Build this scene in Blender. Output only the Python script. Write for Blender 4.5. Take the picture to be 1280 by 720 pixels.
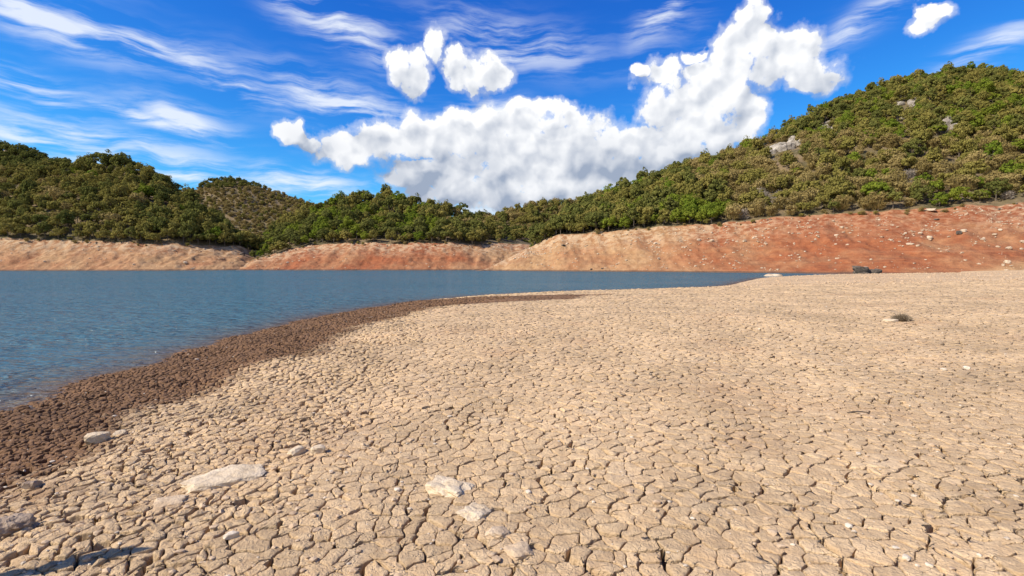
import bpy, bmesh, math, random
import numpy as np
from mathutils import Vector, Matrix, Euler
from mathutils.geometry import delaunay_2d_cdt

for o in list(bpy.data.objects):
    bpy.data.objects.remove(o)
scene = bpy.context.scene
COL = scene.collection
rad = math.radians

# ------------------------------------------------------------------ camera
F = 640.0                       # focal length in photo pixels (photo 1280 wide)
HCAM = 2.5                      # camera above the water
PITCH = math.atan((360 - 329) / F)
cam_d = bpy.data.cameras.new('camera')
cam_d.lens = 18.0; cam_d.sensor_width = 36.0
cam_d.clip_start = 0.05; cam_d.clip_end = 9000
cam = bpy.data.objects.new('camera', cam_d)
COL.objects.link(cam)
cam.location = (0, 0, HCAM)
cam.rotation_euler = (math.pi / 2 - PITCH, 0, 0)
scene.camera = cam
cp, sp = math.cos(PITCH), math.sin(PITCH)

def ray(px, py):
    """direction through a photo pixel, scaled to one metre forward (+Y)"""
    px = np.asarray(px, float); py = np.asarray(py, float)
    a = (px - 640) / F; b = (360 - py) / F
    y = cp + b * sp
    return a / y, (-sp + b * cp) / y
def at_dist(px, py, D):
    rx, rz = ray(px, py)
    return rx * D, D + 0 * rx, HCAM + rz * D
def on_level(px, py, z=0.0):
    rx, rz = ray(px, py)
    D = (z - HCAM) / rz
    return rx * D, D
def project(x, y, z):
    dz = z - HCAM
    f = y * cp - dz * sp
    u = y * sp + dz * cp
    return 640 + F * x / f, 360 - F * u / f

# ------------------------------------------------------------------ light
SUN_EL = rad(41); SUN_AZ = rad(66)         # the sun stands behind the camera, well to the left
SDIR = Vector((-math.sin(SUN_AZ) * math.cos(SUN_EL), -math.cos(SUN_AZ) * math.cos(SUN_EL), math.sin(SUN_EL)))
sd = bpy.data.lights.new('sun', 'SUN')
sd.energy = 4.6; sd.angle = rad(0.53); sd.color = (1.0, 0.94, 0.85)
sun = bpy.data.objects.new('sun', sd); COL.objects.link(sun)
sun.rotation_euler = SDIR.to_track_quat('Z', 'Y').to_euler()
scene.view_settings.view_transform = 'Standard'
scene.view_settings.look = 'None'
scene.view_settings.gamma = 1.0
scene.view_settings.use_curve_mapping = False
scene.view_settings.exposure = 0.62
scene.cycles.max_bounces = 5
scene.cycles.diffuse_bounces = 3
scene.cycles.glossy_bounces = 3
scene.cycles.transparent_max_bounces = 8

# ------------------------------------------------------------------ node helper
class NT:
    def __init__(s, tree): s.t = tree; s.n = tree.nodes; s.l = tree.links
    def new(s, kind, **kw):
        n = s.n.new(kind)
        for k, v in kw.items(): setattr(n, k, v)
        return n
    def put(s, sock, v):
        if isinstance(v, bpy.types.NodeSocket): s.l.new(v, sock)
        elif v is not None: sock.default_value = v
    def m(s, op, a, b=None, c=None, clamp=False):
        n = s.new('ShaderNodeMath', operation=op, use_clamp=clamp)
        s.put(n.inputs[0], a); s.put(n.inputs[1], b)
        if c is not None: s.put(n.inputs[2], c)
        return n.outputs[0]
    def vm(s, op, a, b=None):
        n = s.new('ShaderNodeVectorMath', operation=op)
        s.put(n.inputs[0], a)
        if b is not None: s.put(n.inputs[1], b)
        return n.outputs[0]
    def ss(s, x, lo, hi, a=0.0, b=1.0):
        n = s.new('ShaderNodeMapRange', interpolation_type='SMOOTHSTEP')
        s.put(n.inputs[0], x); s.put(n.inputs[1], lo); s.put(n.inputs[2], hi); s.put(n.inputs[3], a); s.put(n.inputs[4], b)
        return n.outputs[0]
    def lin(s, x, lo, hi, a=0.0, b=1.0):
        n = s.new('ShaderNodeMapRange'); n.clamp = True
        s.put(n.inputs[0], x); s.put(n.inputs[1], lo); s.put(n.inputs[2], hi); s.put(n.inputs[3], a); s.put(n.inputs[4], b)
        return n.outputs[0]
    def noise(s, vec, scale, detail=4.0, rough=0.55, dist=0.0, dim='3D'):
        n = s.new('ShaderNodeTexNoise', noise_dimensions=dim)
        s.put(n.inputs['Vector'], vec); s.put(n.inputs['Scale'], scale); s.put(n.inputs['Detail'], detail)
        s.put(n.inputs['Roughness'], rough); s.put(n.inputs['Distortion'], dist)
        return n.outputs[0]
    def voro(s, vec, scale, feature='F1', detail=0.0, rough=0.5, rnd=1.0, smooth=None, out='Distance'):
        n = s.new('ShaderNodeTexVoronoi', feature=feature)
        s.put(n.inputs['Vector'], vec); s.put(n.inputs['Scale'], scale)
        if 'Detail' in n.inputs: s.put(n.inputs['Detail'], detail); s.put(n.inputs['Roughness'], rough)
        s.put(n.inputs['Randomness'], rnd)
        if smooth is not None: s.put(n.inputs['Smoothness'], smooth)
        return n.outputs[out]
    def mix(s, f, a, b, blend='MIX'):
        n = s.new('ShaderNodeMix', data_type='RGBA', blend_type=blend)
        s.put(n.inputs[0], f)
        for sock, v in ((n.inputs[6], a), (n.inputs[7], b)):
            if not isinstance(v, bpy.types.NodeSocket): v = tuple(v) + ((1.0,) if len(v) == 3 else ())
            s.put(sock, v)
        return n.outputs[2]
    def attr(s, name):
        return s.new('ShaderNodeAttribute', attribute_name=name).outputs['Fac']
    def comb(s, x, y, z=0.0):
        n = s.new('ShaderNodeCombineXYZ')
        s.put(n.inputs[0], x); s.put(n.inputs[1], y); s.put(n.inputs[2], z)
        return n.outputs[0]
    def sep(s, v):
        n = s.new('ShaderNodeSeparateXYZ'); s.put(n.inputs[0], v)
        return n.outputs

# ------------------------------------------------------------------ sky with clouds (world)
world = bpy.data.worlds.new('World'); scene.world = world; world.use_nodes = True
W = NT(world.node_tree); W.n.clear()

def azel(px, py):
    rx, rz = ray(px, py)
    return math.degrees(math.atan2(rx, 1.0)), math.degrees(math.atan2(rz, math.hypot(rx, 1.0)))

# cumulus heaps: photo pixel of the centre and half-extents
CUM = [(515, 87, 27, 30), (543, 55, 17, 25), (602, 93, 40, 24), (572, 82, 20, 18), (366, 161, 18, 15), (385, 178, 18, 12),
       (432, 186, 45, 22), (480, 180, 50, 24), (545, 172, 62, 30), (575, 160, 40, 22), (630, 168, 60, 40), (690, 148, 44, 22), (650, 140, 32, 16),
       (720, 190, 70, 45), (650, 205, 90, 45), (590, 220, 80, 34), (520, 218, 45, 22), (620, 242, 100, 22), (700, 228, 80, 28), (560, 244, 60, 16),
       (940, 22, 22, 34), (925, 62, 42, 40), (975, 70, 48, 40), (1010, 92, 46, 26), (900, 105, 50, 42), (830, 92, 30, 20), (850, 130, 52, 36),
       (868, 165, 64, 36), (918, 150, 44, 36), (815, 188, 62, 36), (780, 215, 60, 30), (868, 71, 15, 9), (1165, 24, 26, 17), (1150, 14, 16, 8), (800, 84, 10, 8)]
CUMB = []
for (x, y, rx, ry) in CUM:
    a, e = azel(x, y); a2, _ = azel(x + rx, y); _, e2 = azel(x, y - ry)
    CUMB.append((a, e, abs(a2 - a), abs(e2 - e)))
g = bpy.data.node_groups.new('CumulusField', 'ShaderNodeTree')
g.interface.new_socket('Vector', in_out='INPUT', socket_type='NodeSocketVector')
g.interface.new_socket('Field', in_out='OUTPUT', socket_type='NodeSocketFloat')
g.interface.new_socket('Smooth', in_out='OUTPUT', socket_type='NodeSocketFloat')
G = NT(g)
gi = G.new('NodeGroupInput'); go = G.new('NodeGroupOutput')
vec = gi.outputs[0]
wn = G.new('ShaderNodeTexNoise', noise_dimensions='2D'); G.put(wn.inputs['Vector'], vec); G.put(wn.inputs['Scale'], 0.35); G.put(wn.inputs['Detail'], 4.0)
off = G.vm('SCALE', G.vm('SUBTRACT', wn.outputs['Color'], (0.5, 0.5, 0.5))); off.node.inputs['Scale'].default_value = 3.0
wv = G.vm('ADD', vec, off)
cur = None
for (a, e, ra, re) in CUMB:
    n = G.new('ShaderNodeVectorMath', operation='MULTIPLY_ADD'); G.put(n.inputs[0], wv); n.inputs[1].default_value = (1 / ra, 1 / re, 0.0); n.inputs[2].default_value = (-a / ra, -e / re, 0.0)
    d = n.outputs[0]
    n = G.new('ShaderNodeVectorMath', operation='DOT_PRODUCT'); G.put(n.inputs[0], d); G.put(n.inputs[1], d)
    q = n.outputs['Value']
    cur = q if cur is None else G.m('MINIMUM', cur, q)
base = G.m('SUBTRACT', 1.0, G.m('MINIMUM', cur, 4.0))
# same heaps round the unseen sky, cover raised to whiten the fill light
gx0, gy0, gz0 = G.sep(wv)
rest = G.m('MULTIPLY', G.m('SUBTRACT', G.noise(G.vm('MULTIPLY', vec, (1.0, 1.8, 0.0)), 0.05, 1.0, 0.5, dim='2D'), 0.42), 9.0)
rest = G.m('SUBTRACT', rest, G.m('ADD', G.ss(G.m('ABSOLUTE', gx0), 75.0, 58.0, 0.0, 5.0), G.ss(gy0, 26.0, 36.0, 0.0, 4.0)))
base = G.m('MAXIMUM', base, rest)
def voro2(t, vec, scale, detail, rough):
    n = t.new('ShaderNodeTexVoronoi', feature='F1', voronoi_dimensions='2D')
    t.put(n.inputs['Vector'], vec); t.put(n.inputs['Scale'], scale); t.put(n.inputs['Detail'], detail); t.put(n.inputs['Roughness'], rough)
    n.normalize = True
    return n.outputs['Distance']
b1 = voro2(G, wv, 0.34, 3.0, 0.55)
b2 = G.noise(vec, 0.42, 7.0, 0.60, dim='2D')
base = G.m('MINIMUM', G.m('MULTIPLY', base, 1.2), 0.75)
fld = G.m('ADD', base, G.m('MULTIPLY', G.m('SUBTRACT', 0.36, b1), 1.5))
fld = G.m('ADD', fld, G.m('MULTIPLY', G.m('SUBTRACT', b2, 0.49), 2.3))
G.put(go.inputs[0], fld)
smf = G.m('ADD', G.m('MULTIPLY', base, 0.7), G.m('MULTIPLY', voro2(G, wv, 0.30, 1.2, 0.5), -2.2))
smf = G.m('ADD', smf, G.m('MULTIPLY', G.noise(vec, 0.36, 2.0, 0.5, dim='2D'), 1.8))
G.put(go.inputs[1], smf)

tc = W.new('ShaderNodeTexCoord')
dirv = W.vm('NORMALIZE', tc.outputs['Generated'])
X, Y, Z = W.sep(dirv)
azn = W.m('MULTIPLY', W.m('ARCTAN2', X, Y), 180 / math.pi)
eln = W.m('MULTIPLY', W.m('ARCSINE', Z), 180 / math.pi)
ae = W.comb(azn, eln)
def field(v):
    n = W.new('ShaderNodeGroup'); n.node_tree = g; W.put(n.inputs[0], v); return n.outputs
f0, s0_ = field(ae)
_, s1_ = field(W.vm('ADD', ae, (-0.55, 1.1, 0.0)))
alpha = W.m('MAXIMUM', W.ss(f0, -0.02, 0.5), W.ss(f0, -0.75, 0.35, 0.0, 0.42))
lit = W.m('ADD', 0.76, W.m('MULTIPLY', W.m('SUBTRACT', s0_, s1_), 0.50), clamp=True)
lit = W.m('SUBTRACT', lit, W.m('MULTIPLY', W.ss(eln, 16.0, 8.0), W.ss(W.noise(ae, 0.16, 2.0, 0.5, dim='2D'), 0.34, 0.62, 0.16, 0.66)), clamp=True)
# cirrus streaks
CIR = [(60, 175, 160, 16, 8), (20, 100, 90, 18, 22), (170, 148, 70, 7, 14), (250, 283, 10, 3, 0), (430, 130, 110, 20, 12), (300, 112, 60, 10, 12), (420, 30, 100, 22, 22), (640, 55, 90, 24, 10),
       (240, 212, 90, 20, 8), (370, 228, 90, 14, 6), (110, 170, 120, 12, 8), (830, 16, 50, 16, -35), (1075, 30, 70, 12, -24), (1240, 60, 70, 14, -22), (230, 155, 60, 14, 10), (60, 30, 120, 20, 12), (180, 60, 130, 20, 6), (640, 140, 60, 12, 8), (560, 265, 170, 12, 0)]
wn2 = W.new('ShaderNodeTexNoise', noise_dimensions='2D'); W.put(wn2.inputs['Vector'], ae); W.put(wn2.inputs['Scale'], 0.12); W.put(wn2.inputs['Detail'], 3.0)
off2 = W.vm('SCALE', W.vm('SUBTRACT', wn2.outputs['Color'], (0.5, 0.5, 0.5))); off2.node.inputs['Scale'].default_value = 2.2
aw = W.vm('ADD', ae, off2)
ax, ay, _z = W.sep(aw)
streak = None
for (x, y, rx, ry, ang) in CIR:
    a, e = azel(x, y); a2, _ = azel(x + rx, y); _, e2 = azel(x, y - ry)
    ra, re = abs(a2 - a), abs(e2 - e) * 1.25
    c, s_ = math.cos(rad(-ang)), math.sin(rad(-ang))
    dx = W.m('SUBTRACT', ax, a); dy = W.m('SUBTRACT', ay, e)
    u = W.m('ADD', W.m('MULTIPLY', dx, c / ra), W.m('MULTIPLY', dy, s_ / ra))
    v = W.m('ADD', W.m('MULTIPLY', dx, -s_ / re), W.m('MULTIPLY', dy, c / re))
    q = W.m('ADD', W.m('MULTIPLY', u, u), W.m('MULTIPLY', v, v))
    gq = W.m('EXPONENT', W.m('MULTIPLY', q, -1.0))
    streak = gq if streak is None else W.m('MAXIMUM', streak, gq)
rot = W.new('ShaderNodeMapping'); W.put(rot.inputs['Vector'], aw); rot.inputs['Rotation'].default_value = (0, 0, rad(14)); rot.inputs['Scale'].default_value = (0.085, 0.62, 1.0)
sn = W.noise(rot.outputs[0], 1.0, 7.0, 0.60, 0.0, dim='2D')
rot2 = W.new('ShaderNodeMapping'); W.put(rot2.inputs['Vector'], aw); rot2.inputs['Rotation'].default_value = (0, 0, rad(20)); rot2.inputs['Scale'].default_value = (0.035, 0.12, 1.0)
broad = W.noise(rot2.outputs[0], 1.0, 4.0, 0.55, dim='2D')
veil = W.m('MULTIPLY', W.ss(broad, 0.5, 0.75), 0.35)
cover = W.m('ADD', streak, W.m('MULTIPLY', veil, 0.5))
cir = W.m('MULTIPLY', W.m('MULTIPLY', W.ss(sn, 0.38, 0.70), cover), 0.9, clamp=True)
cir = W.m('MINIMUM', cir, 0.8)

sky = W.new('ShaderNodeTexSky', sky_type='NISHITA')
sky.sun_disc = False
sky.sun_elevation = SUN_EL; sky.sun_rotation = math.pi + SUN_AZ
sky.altitude = 300; sky.air_density = 1.0; sky.dust_density = 0.2; sky.ozone_density = 3.0
_r, _g, _b = W.sep(sky.outputs[0])
skyc = W.comb(W.m('MULTIPLY', W.m('POWER', _r, 2.6), 0.037), W.m('MULTIPLY', W.m('POWER', _g, 1.5), 0.37), W.m('MULTIPLY', W.m('POWER', _b, 0.8), 1.63))
skyc = W.mix(0.07, skyc, sky.outputs[0])
circ = W.mix(cir, skyc, (6.2, 6.5, 6.9))
cumc = W.mix(lit, (2.3, 2.75, 3.6), (6.8, 6.85, 6.95))
final = W.mix(alpha, circ, cumc)
bg = W.new('ShaderNodeBackground'); W.put(bg.inputs[0], final); bg.inputs[1].default_value = 0.1
wo = W.new('ShaderNodeOutputWorld'); W.l.new(bg.outputs[0], wo.inputs[0])
world.cycles.sampling_method = 'MANUAL'; world.cycles.sample_map_resolution = 512

# ------------------------------------------------------------------ object helpers
def tag(o, label=None, cat=None, group=None, kind=None):
    if label: o['label'] = label
    if cat: o['category'] = cat
    if group: o['group'] = group
    if kind: o['kind'] = kind
    return o
def link(name, data, parent=None):
    o = bpy.data.objects.new(name, data); COL.objects.link(o)
    if parent is not None: o.parent = parent
    return o
def mesh_np(name, V, faces_flat, sizes, mats, smooth=True, attrs=None, mat_idx=None):
    me = bpy.data.meshes.new(name)
    V = np.asarray(V, np.float32); faces_flat = np.asarray(faces_flat, np.int32); sizes = np.asarray(sizes, np.int32)
    me.vertices.add(len(V)); me.vertices.foreach_set('co', V.ravel())
    me.loops.add(len(faces_flat)); me.loops.foreach_set('vertex_index', faces_flat)
    me.polygons.add(len(sizes))
    st = np.zeros(len(sizes), np.int32); st[1:] = np.cumsum(sizes)[:-1]
    me.polygons.foreach_set('loop_start', st)
    me.polygons.foreach_set('loop_total', sizes)
    me.polygons.foreach_set('use_smooth', np.full(len(sizes), bool(smooth)))
    if mat_idx is not None: me.polygons.foreach_set('material_index', np.asarray(mat_idx, np.int32))
    for m in (mats if isinstance(mats, (list, tuple)) else [mats]): me.materials.append(m)
    if attrs:
        for k, a in attrs.items():
            at = me.attributes.new(k, 'FLOAT', 'POINT'); at.data.foreach_set('value', np.asarray(a, np.float32))
    me.update(calc_edges=True); me.validate()
    return me
def grid_mesh(name, P, mat, attrs=None, smooth=True):
    """P: (n, m, 3) array of points"""
    n, m = P.shape[:2]
    i = np.arange(n * m).reshape(n, m)
    q = np.stack([i[:-1, :-1], i[1:, :-1], i[1:, 1:], i[:-1, 1:]], -1).reshape(-1, 4)
    return mesh_np(name, P.reshape(-1, 3), q.ravel(), np.full(len(q), 4), mat, smooth, {k: v.ravel() for k, v in (attrs or {}).items()})

# ------------------------------------------------------------------ numeric noise
def _h(ix, iy, seed):
    h = (ix.astype(np.int64) * 374761393 + iy.astype(np.int64) * 668265263 + seed * 974711) & 0xffffffff
    h = ((h ^ (h >> 13)) * 1274126177) & 0xffffffff
    h = ((h ^ (h >> 15)) * 2246822519) & 0xffffffff
    return ((h ^ (h >> 16)) & 0xffffff) / float(0x1000000)
def perlin(x, y, seed=0):
    x = np.asarray(x, float); y = np.asarray(y, float)
    ix = np.floor(x); iy = np.floor(y); fx = x - ix; fy = y - iy
    u = fx * fx * fx * (fx * (fx * 6 - 15) + 10); v = fy * fy * fy * (fy * (fy * 6 - 15) + 10)
    r = 0
    for dx in (0, 1):
        for dy in (0, 1):
            t = _h(ix + dx, iy + dy, seed) * 2 * np.pi
            gg = np.cos(t) * (fx - dx) + np.sin(t) * (fy - dy)
            r = r + gg * (u if dx else 1 - u) * (v if dy else 1 - v)
    return r * 1.5
def fbm(x, y, seed=0, oct=4, gain=0.5):
    r = 0; a = 1.0
    for k in range(oct):
        r = r + a * perlin(x * 2 ** k, y * 2 ** k, seed + k * 17); a *= gain
    return r

# ------------------------------------------------------------------ the shore and the ground's height
_sh = [(-8.8, -400), (-8.5, -60), (-8.3, 0), (-8.35, 5)]
for (px, py) in [(0, 517), (100, 480), (210, 447), (300, 419.5), (405, 394.5), (511, 377.8), (589, 370.5), (671, 366.4), (761, 364), (830, 362), (905, 358),
                 (930, 352), (950, 347.6), (990, 346.2), (1040, 345.8), (1100, 345.3), (1150, 344.8)]:
    x, y = on_level(px, py); _sh.append((float(x), float(y)))
_sh += [(_sh[-1][0] + 8, _sh[-1][1] + 5)]
SHORE = np.array(_sh)
LAND = np.array(_sh + [(_sh[-1][0] + 20, 118), (3000, 118), (3000, -400)])
def shore_dist(x, y):
    x = np.asarray(x, float); y = np.asarray(y, float)
    d = np.full(x.shape, 1e9)
    for (a, b) in zip(SHORE[:-1], SHORE[1:]):
        ab = b - a; L = ab @ ab
        t = np.clip(((x - a[0]) * ab[0] + (y - a[1]) * ab[1]) / L, 0, 1)
        d = np.minimum(d, np.hypot(x - a[0] - t * ab[0], y - a[1] - t * ab[1]))
    ins = np.zeros(x.shape, bool)
    n = len(LAND)
    for i in range(n):
        (x1, y1), (x2, y2) = LAND[i], LAND[(i + 1) % n]
        if y1 == y2: continue
        c = ((y1 > y) != (y2 > y)) & (x < (x2 - x1) * (y - y1) / (y2 - y1) + x1)
        ins ^= c
    return np.where(ins, d, -d)
def shore_d(x, y):
    return shore_dist(x, y) + 0.35 * perlin(x / 1.7, y / 1.7, 3) * np.clip((70 - np.hypot(x, y)) / 30, 0.0, 1.0)
def zg_d(x, y, d):
    up = 0.8 * (1 - np.exp(-np.maximum(d, 0) / 7.0)) + 0.0065 * np.maximum(0, x - 10) * np.clip(d / 25, 0, 1)
    dn = np.maximum(0.16 * d, -4.0)
    bumps = (0.05 * fbm(x / 5.0, y / 5.0, 11, 3) + 0.018 * perlin(x / 1.1, y / 1.1, 12)) * np.clip(d / 2.5, 0, 1) * np.clip((80 - y) / 60, 0.3, 1)
    return np.where(d > 0, up, dn) + bumps
def zg(x, y): return zg_d(x, y, shore_d(x, y))
_mb = []
for (px, py) in [(0, 640), (90, 580), (180, 515), (240, 490), (300, 467), (347, 453), (390, 442), (421, 428), (448, 409), (484, 400), (519, 390), (554, 383), (636, 377), (710, 373), (755, 368)]:
    zz = 0.3
    for _ in range(10):
        x_, y_ = on_level(px, py, zz); d_ = float(shore_dist(np.array([x_]), np.array([y_]))[0]); zz = 0.8 * (1 - math.exp(-max(d_, 0) / 7))
    _mb.append((float(y_), d_))
_mb.sort()
def mud_edge(x, y):
    e = np.interp(y, [-50] + [m[0] for m in _mb] + [_mb[-1][0] + 3], [_mb[0][1]] + [m[1] for m in _mb] + [-0.3])
    return e + 0.5 * fbm(x / 1.3, y / 1.3, 21, 4)
def ground_hit(px, py):
    z = 0.6
    for _ in range(12):
        x, y = on_level(px, py, z); z = float(zg(np.array([x]), np.array([y]))[0])
    return float(x), float(y), z

# ------------------------------------------------------------------ materials
def new_mat(name):
    m = bpy.data.materials.new(name); m.use_nodes = True
    t = NT(m.node_tree); t.n.clear()
    out = t.new('ShaderNodeOutputMaterial'); p = t.new('ShaderNodeBsdfPrincipled')
    t.l.new(p.outputs[0], out.inputs[0])
    p.inputs['Specular IOR Level'].default_value = 0.25
    return m, t, p, out
def bump(t, p, hgt, dist, strength=1.0, prev=None):
    b = t.new('ShaderNodeBump'); b.inputs['Strength'].default_value = strength; b.inputs['Distance'].default_value = dist
    t.put(b.inputs['Height'], hgt)
    if prev is not None: t.put(b.inputs['Normal'], prev)
    t.l.new(b.outputs[0], p.inputs['Normal'])
    return b.outputs[0]
def geo_pos(t): return t.new('ShaderNodeNewGeometry').outputs['Position']

def soil_material(name, far=False):
    m, t, p, _ = new_mat(name)
    pos = geo_pos(t)
    n1 = t.noise(pos, 0.45, 4, 0.6); n2 = t.noise(pos, 7.0, 5, 0.65); n3 = t.noise(pos, 55.0, 6, 0.7); n4 = t.noise(pos, 1.6, 3, 0.5)
    tone = t.attr('tone'); moist = t.attr('moist')
    c = t.mix(t.ss(n2, 0.3, 0.7), (0.458, 0.304, 0.163), (0.585, 0.410, 0.232))
    c = t.mix(t.ss(n1, 0.52, 0.75, 0, 0.55), c, (0.455, 0.275, 0.145))
    c = t.mix(t.ss(n4, 0.58, 0.8, 0, 0.4), c, (0.53, 0.415, 0.285))
    c = t.mix(t.ss(n3, 0.58, 0.78, 0, 0.55), c, (0.63, 0.50, 0.345))
    c = t.mix(t.ss(n3, 0.46, 0.28, 0, 0.4), c, (0.23, 0.14, 0.08))
    if far:
        v = t.voro(pos, 2.1, 'DISTANCE_TO_EDGE', rnd=1.0)
        c = t.mix(t.ss(v, 0.10, 0.02, 0, 0.2), c, (0.20, 0.13, 0.08))
    dark = t.mix(n2, (0.130, 0.066, 0.031), (0.23, 0.126, 0.062))
    dark = t.mix(t.ss(n3, 0.62, 0.8, 0, 0.4), dark, (0.30, 0.22, 0.16))
    c = t.mix(moist, c, dark)
    tv = t.lin(tone, 0, 1, 0.74, 1.18)
    c = t.vm('MULTIPLY', c, t.comb(tv, tv, tv))
    t.l.new(c, p.inputs['Base Color'])
    p.inputs['Roughness'].default_value = 0.92
    h = t.m('ADD', t.m('MULTIPLY', n3, 0.55), t.m('MULTIPLY', n2, 0.5))
    pit = t.voro(pos, 38.0, 'F1', 2.0, 0.6)
    h = t.m('ADD', h, t.m('MULTIPLY', pit, 0.35))
    wn3 = t.new('ShaderNodeTexNoise'); t.put(wn3.inputs['Vector'], pos); wn3.inputs['Scale'].default_value = 16.0
    wsc = t.vm('SCALE', wn3.outputs['Color']); wsc.node.inputs['Scale'].default_value = 0.06
    hv = t.voro(t.vm('ADD', pos, wsc), 12.0, 'DISTANCE_TO_EDGE')
    if not far:
        h = t.m('ADD', h, t.m('MULTIPLY', t.m('MULTIPLY', t.ss(hv, 0.0, 0.05), t.ss(n2, 0.40, 0.62, 0.2, 1.0)), 0.32))
    nb = bump(t, p, h, 0.017 if not far else 0.014, 1.0)
    if far:
        bump(t, p, t.ss(v, 0.0, 0.16), 0.02, 1.0, nb)
    return m
M_SOIL = soil_material('dry_mud')
M_FAR = soil_material('far_beach', True)

def rock_material(name, a, b, sc=4.0):
    m, t, p, _ = new_mat(name)
    pos = t.new('ShaderNodeTexCoord').outputs['Object']
    gp = geo_pos(t)
    n1 = t.noise(gp, sc, 6, 0.65); n2 = t.noise(gp, sc * 9, 4, 0.6)
    c = t.mix(t.ss(n1, 0.35, 0.68), a, b)
    c = t.mix(t.ss(n2, 0.62, 0.75, 0, 0.5), c, tuple(v * 0.5 for v in a))
    t.l.new(c, p.inputs['Base Color']); p.inputs['Roughness'].default_value = 0.9
    bump(t, p, t.m('ADD', n1, t.m('MULTIPLY', n2, 0.3)), 0.2 / sc, 1.0)
    return m
M_PALE = rock_material('pale_rock', (0.52, 0.39, 0.245), (0.64, 0.51, 0.35), 6)
M_TAN = rock_material('tan_rock', (0.44, 0.31, 0.19), (0.57, 0.43, 0.28), 6)
M_WHITE = rock_material('white_stone', (0.48, 0.38, 0.265), (0.64, 0.535, 0.41), 14)
M_BROWN = rock_material('brown_rock', (0.24, 0.165, 0.11), (0.36, 0.27, 0.19), 6)
M_DARK = rock_material('dark_rock', (0.055, 0.043, 0.033), (0.15, 0.115, 0.085), 1.5)
M_CRAG = rock_material('crag_rock', (0.25, 0.21, 0.165), (0.42, 0.365, 0.29), 0.35)
M_BANKROCK = rock_material('bank_rock', (0.40, 0.29, 0.185), (0.56, 0.44, 0.31), 0.8)

def bank_material():
    m, t, p, _ = new_mat('bank_soil')
    pos = geo_pos(t)
    x, y, z = t.sep(pos)
    red = t.attr('red'); gra = t.attr('pale')
    n1 = t.noise(pos, 0.07, 5, 0.6); n2 = t.noise(pos, 0.5, 6, 0.65); n3 = t.noise(pos, 2.6, 5, 0.7)
    strat = t.noise(t.comb(t.m('MULTIPLY', x, 0.012), t.m('MULTIPLY', y, 0.012), t.m('ADD', t.m('MULTIPLY', z, 1.3), t.m('MULTIPLY', n2, 0.3))), 1.0, 5, 0.65)
    tan = t.mix(t.ss(n2, 0.3, 0.7), (0.31, 0.165, 0.070), (0.42, 0.25, 0.120))
    rd = t.mix(t.ss(n2, 0.3, 0.7), (0.215, 0.062, 0.022), (0.32, 0.106, 0.038))
    rf = t.m('ADD', red, t.m('MULTIPLY', t.m('SUBTRACT', n1, 0.5), 2.4), clamp=True)
    c = t.mix(rf, tan, rd)
    c = t.mix(t.m('MULTIPLY', gra, t.ss(n2, 0.42, 0.60)), c, (0.47, 0.335, 0.20))
    c = t.mix(t.ss(strat, 0.54, 0.72, 0, 0.3), c, t.mix(rf, (0.48, 0.30, 0.165), (0.40, 0.18, 0.085)))
    c = t.mix(t.ss(strat, 0.44, 0.30, 0, 0.40), c, (0.25, 0.12, 0.06))
    c = t.mix(t.ss(n3, 0.62, 0.76, 0, 0.5), c, (0.46, 0.30, 0.17))
    c = t.mix(t.ss(n3, 0.40, 0.28, 0, 0.5), c, (0.20, 0.10, 0.055))
    gul = t.noise(t.comb(t.m('MULTIPLY', x, 0.22), t.m('MULTIPLY', y, 0.10), t.m('MULTIPLY', z, 0.10)), 1.0, 5, 0.7, 0.6)
    c = t.mix(t.ss(gul, 0.50, 0.66, 0, 0.45), c, (0.20, 0.095, 0.045))
    c = t.mix(t.ss(gul, 0.44, 0.30, 0, 0.35), c, t.mix(rf, (0.47, 0.31, 0.17), (0.38, 0.15, 0.062)))
    wet = t.ss(t.m('ADD', z, t.m('MULTIPLY', n2, 0.3)), 0.75, 0.35)
    c = t.mix(t.m('MULTIPLY', wet, 0.85), c, (0.11, 0.065, 0.04))
    t.l.new(c, p.inputs['Base Color']); p.inputs['Roughness'].default_value = 0.95
    h = t.m('ADD', t.m('MULTIPLY', n2, 1.0), t.m('MULTIPLY', n3, 0.35))
    h = t.m('ADD', h, t.m('MULTIPLY', strat, 0.8))
    bump(t, p, h, 0.55, 1.0)
    return m
M_BANK = bank_material()
def floor_material():
    m, t, p, _ = new_mat('forest_floor')
    pos = geo_pos(t)
    n1 = t.noise(pos, 0.06, 5, 0.6); n2 = t.noise(pos, 0.6, 5, 0.65)
    c = t.mix(t.ss(n1, 0.35, 0.65), (0.085, 0.070, 0.028), (0.19, 0.13, 0.065))
    c = t.mix(t.ss(n2, 0.5, 0.75, 0, 0.7), c, (0.26, 0.20, 0.125))
    t.l.new(c, p.inputs['Base Color']); p.inputs['Roughness'].default_value = 0.95
    bump(t, p, n2, 0.8, 1.0)
    return m
M_FLOOR = floor_material()
def leaf_material(name, col, alt, trans=0.25):
    m = bpy.data.materials.new(name); m.use_nodes = True
    t = NT(m.node_tree); t.n.clear()
    out = t.new('ShaderNodeOutputMaterial')
    oi = t.new('ShaderNodeObjectInfo')
    clump = t.attr('clump')
    c = t.mix(t.m('ADD', t.m('MULTIPLY', oi.outputs['Random'], 0.6), t.m('MULTIPLY', clump, 0.4)), col, alt)
    d = t.new('ShaderNodeBsdfDiffuse'); t.l.new(c, d.inputs[0])
    tr = t.new('ShaderNodeBsdfTranslucent'); t.l.new(c, tr.inputs[0])
    ms = t.new('ShaderNodeMixShader'); ms.inputs[0].default_value = trans
    t.l.new(d.outputs[0], ms.inputs[1]); t.l.new(tr.outputs[0], ms.inputs[2]); t.l.new(ms.outputs[0], out.inputs[0])
    return m
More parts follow.
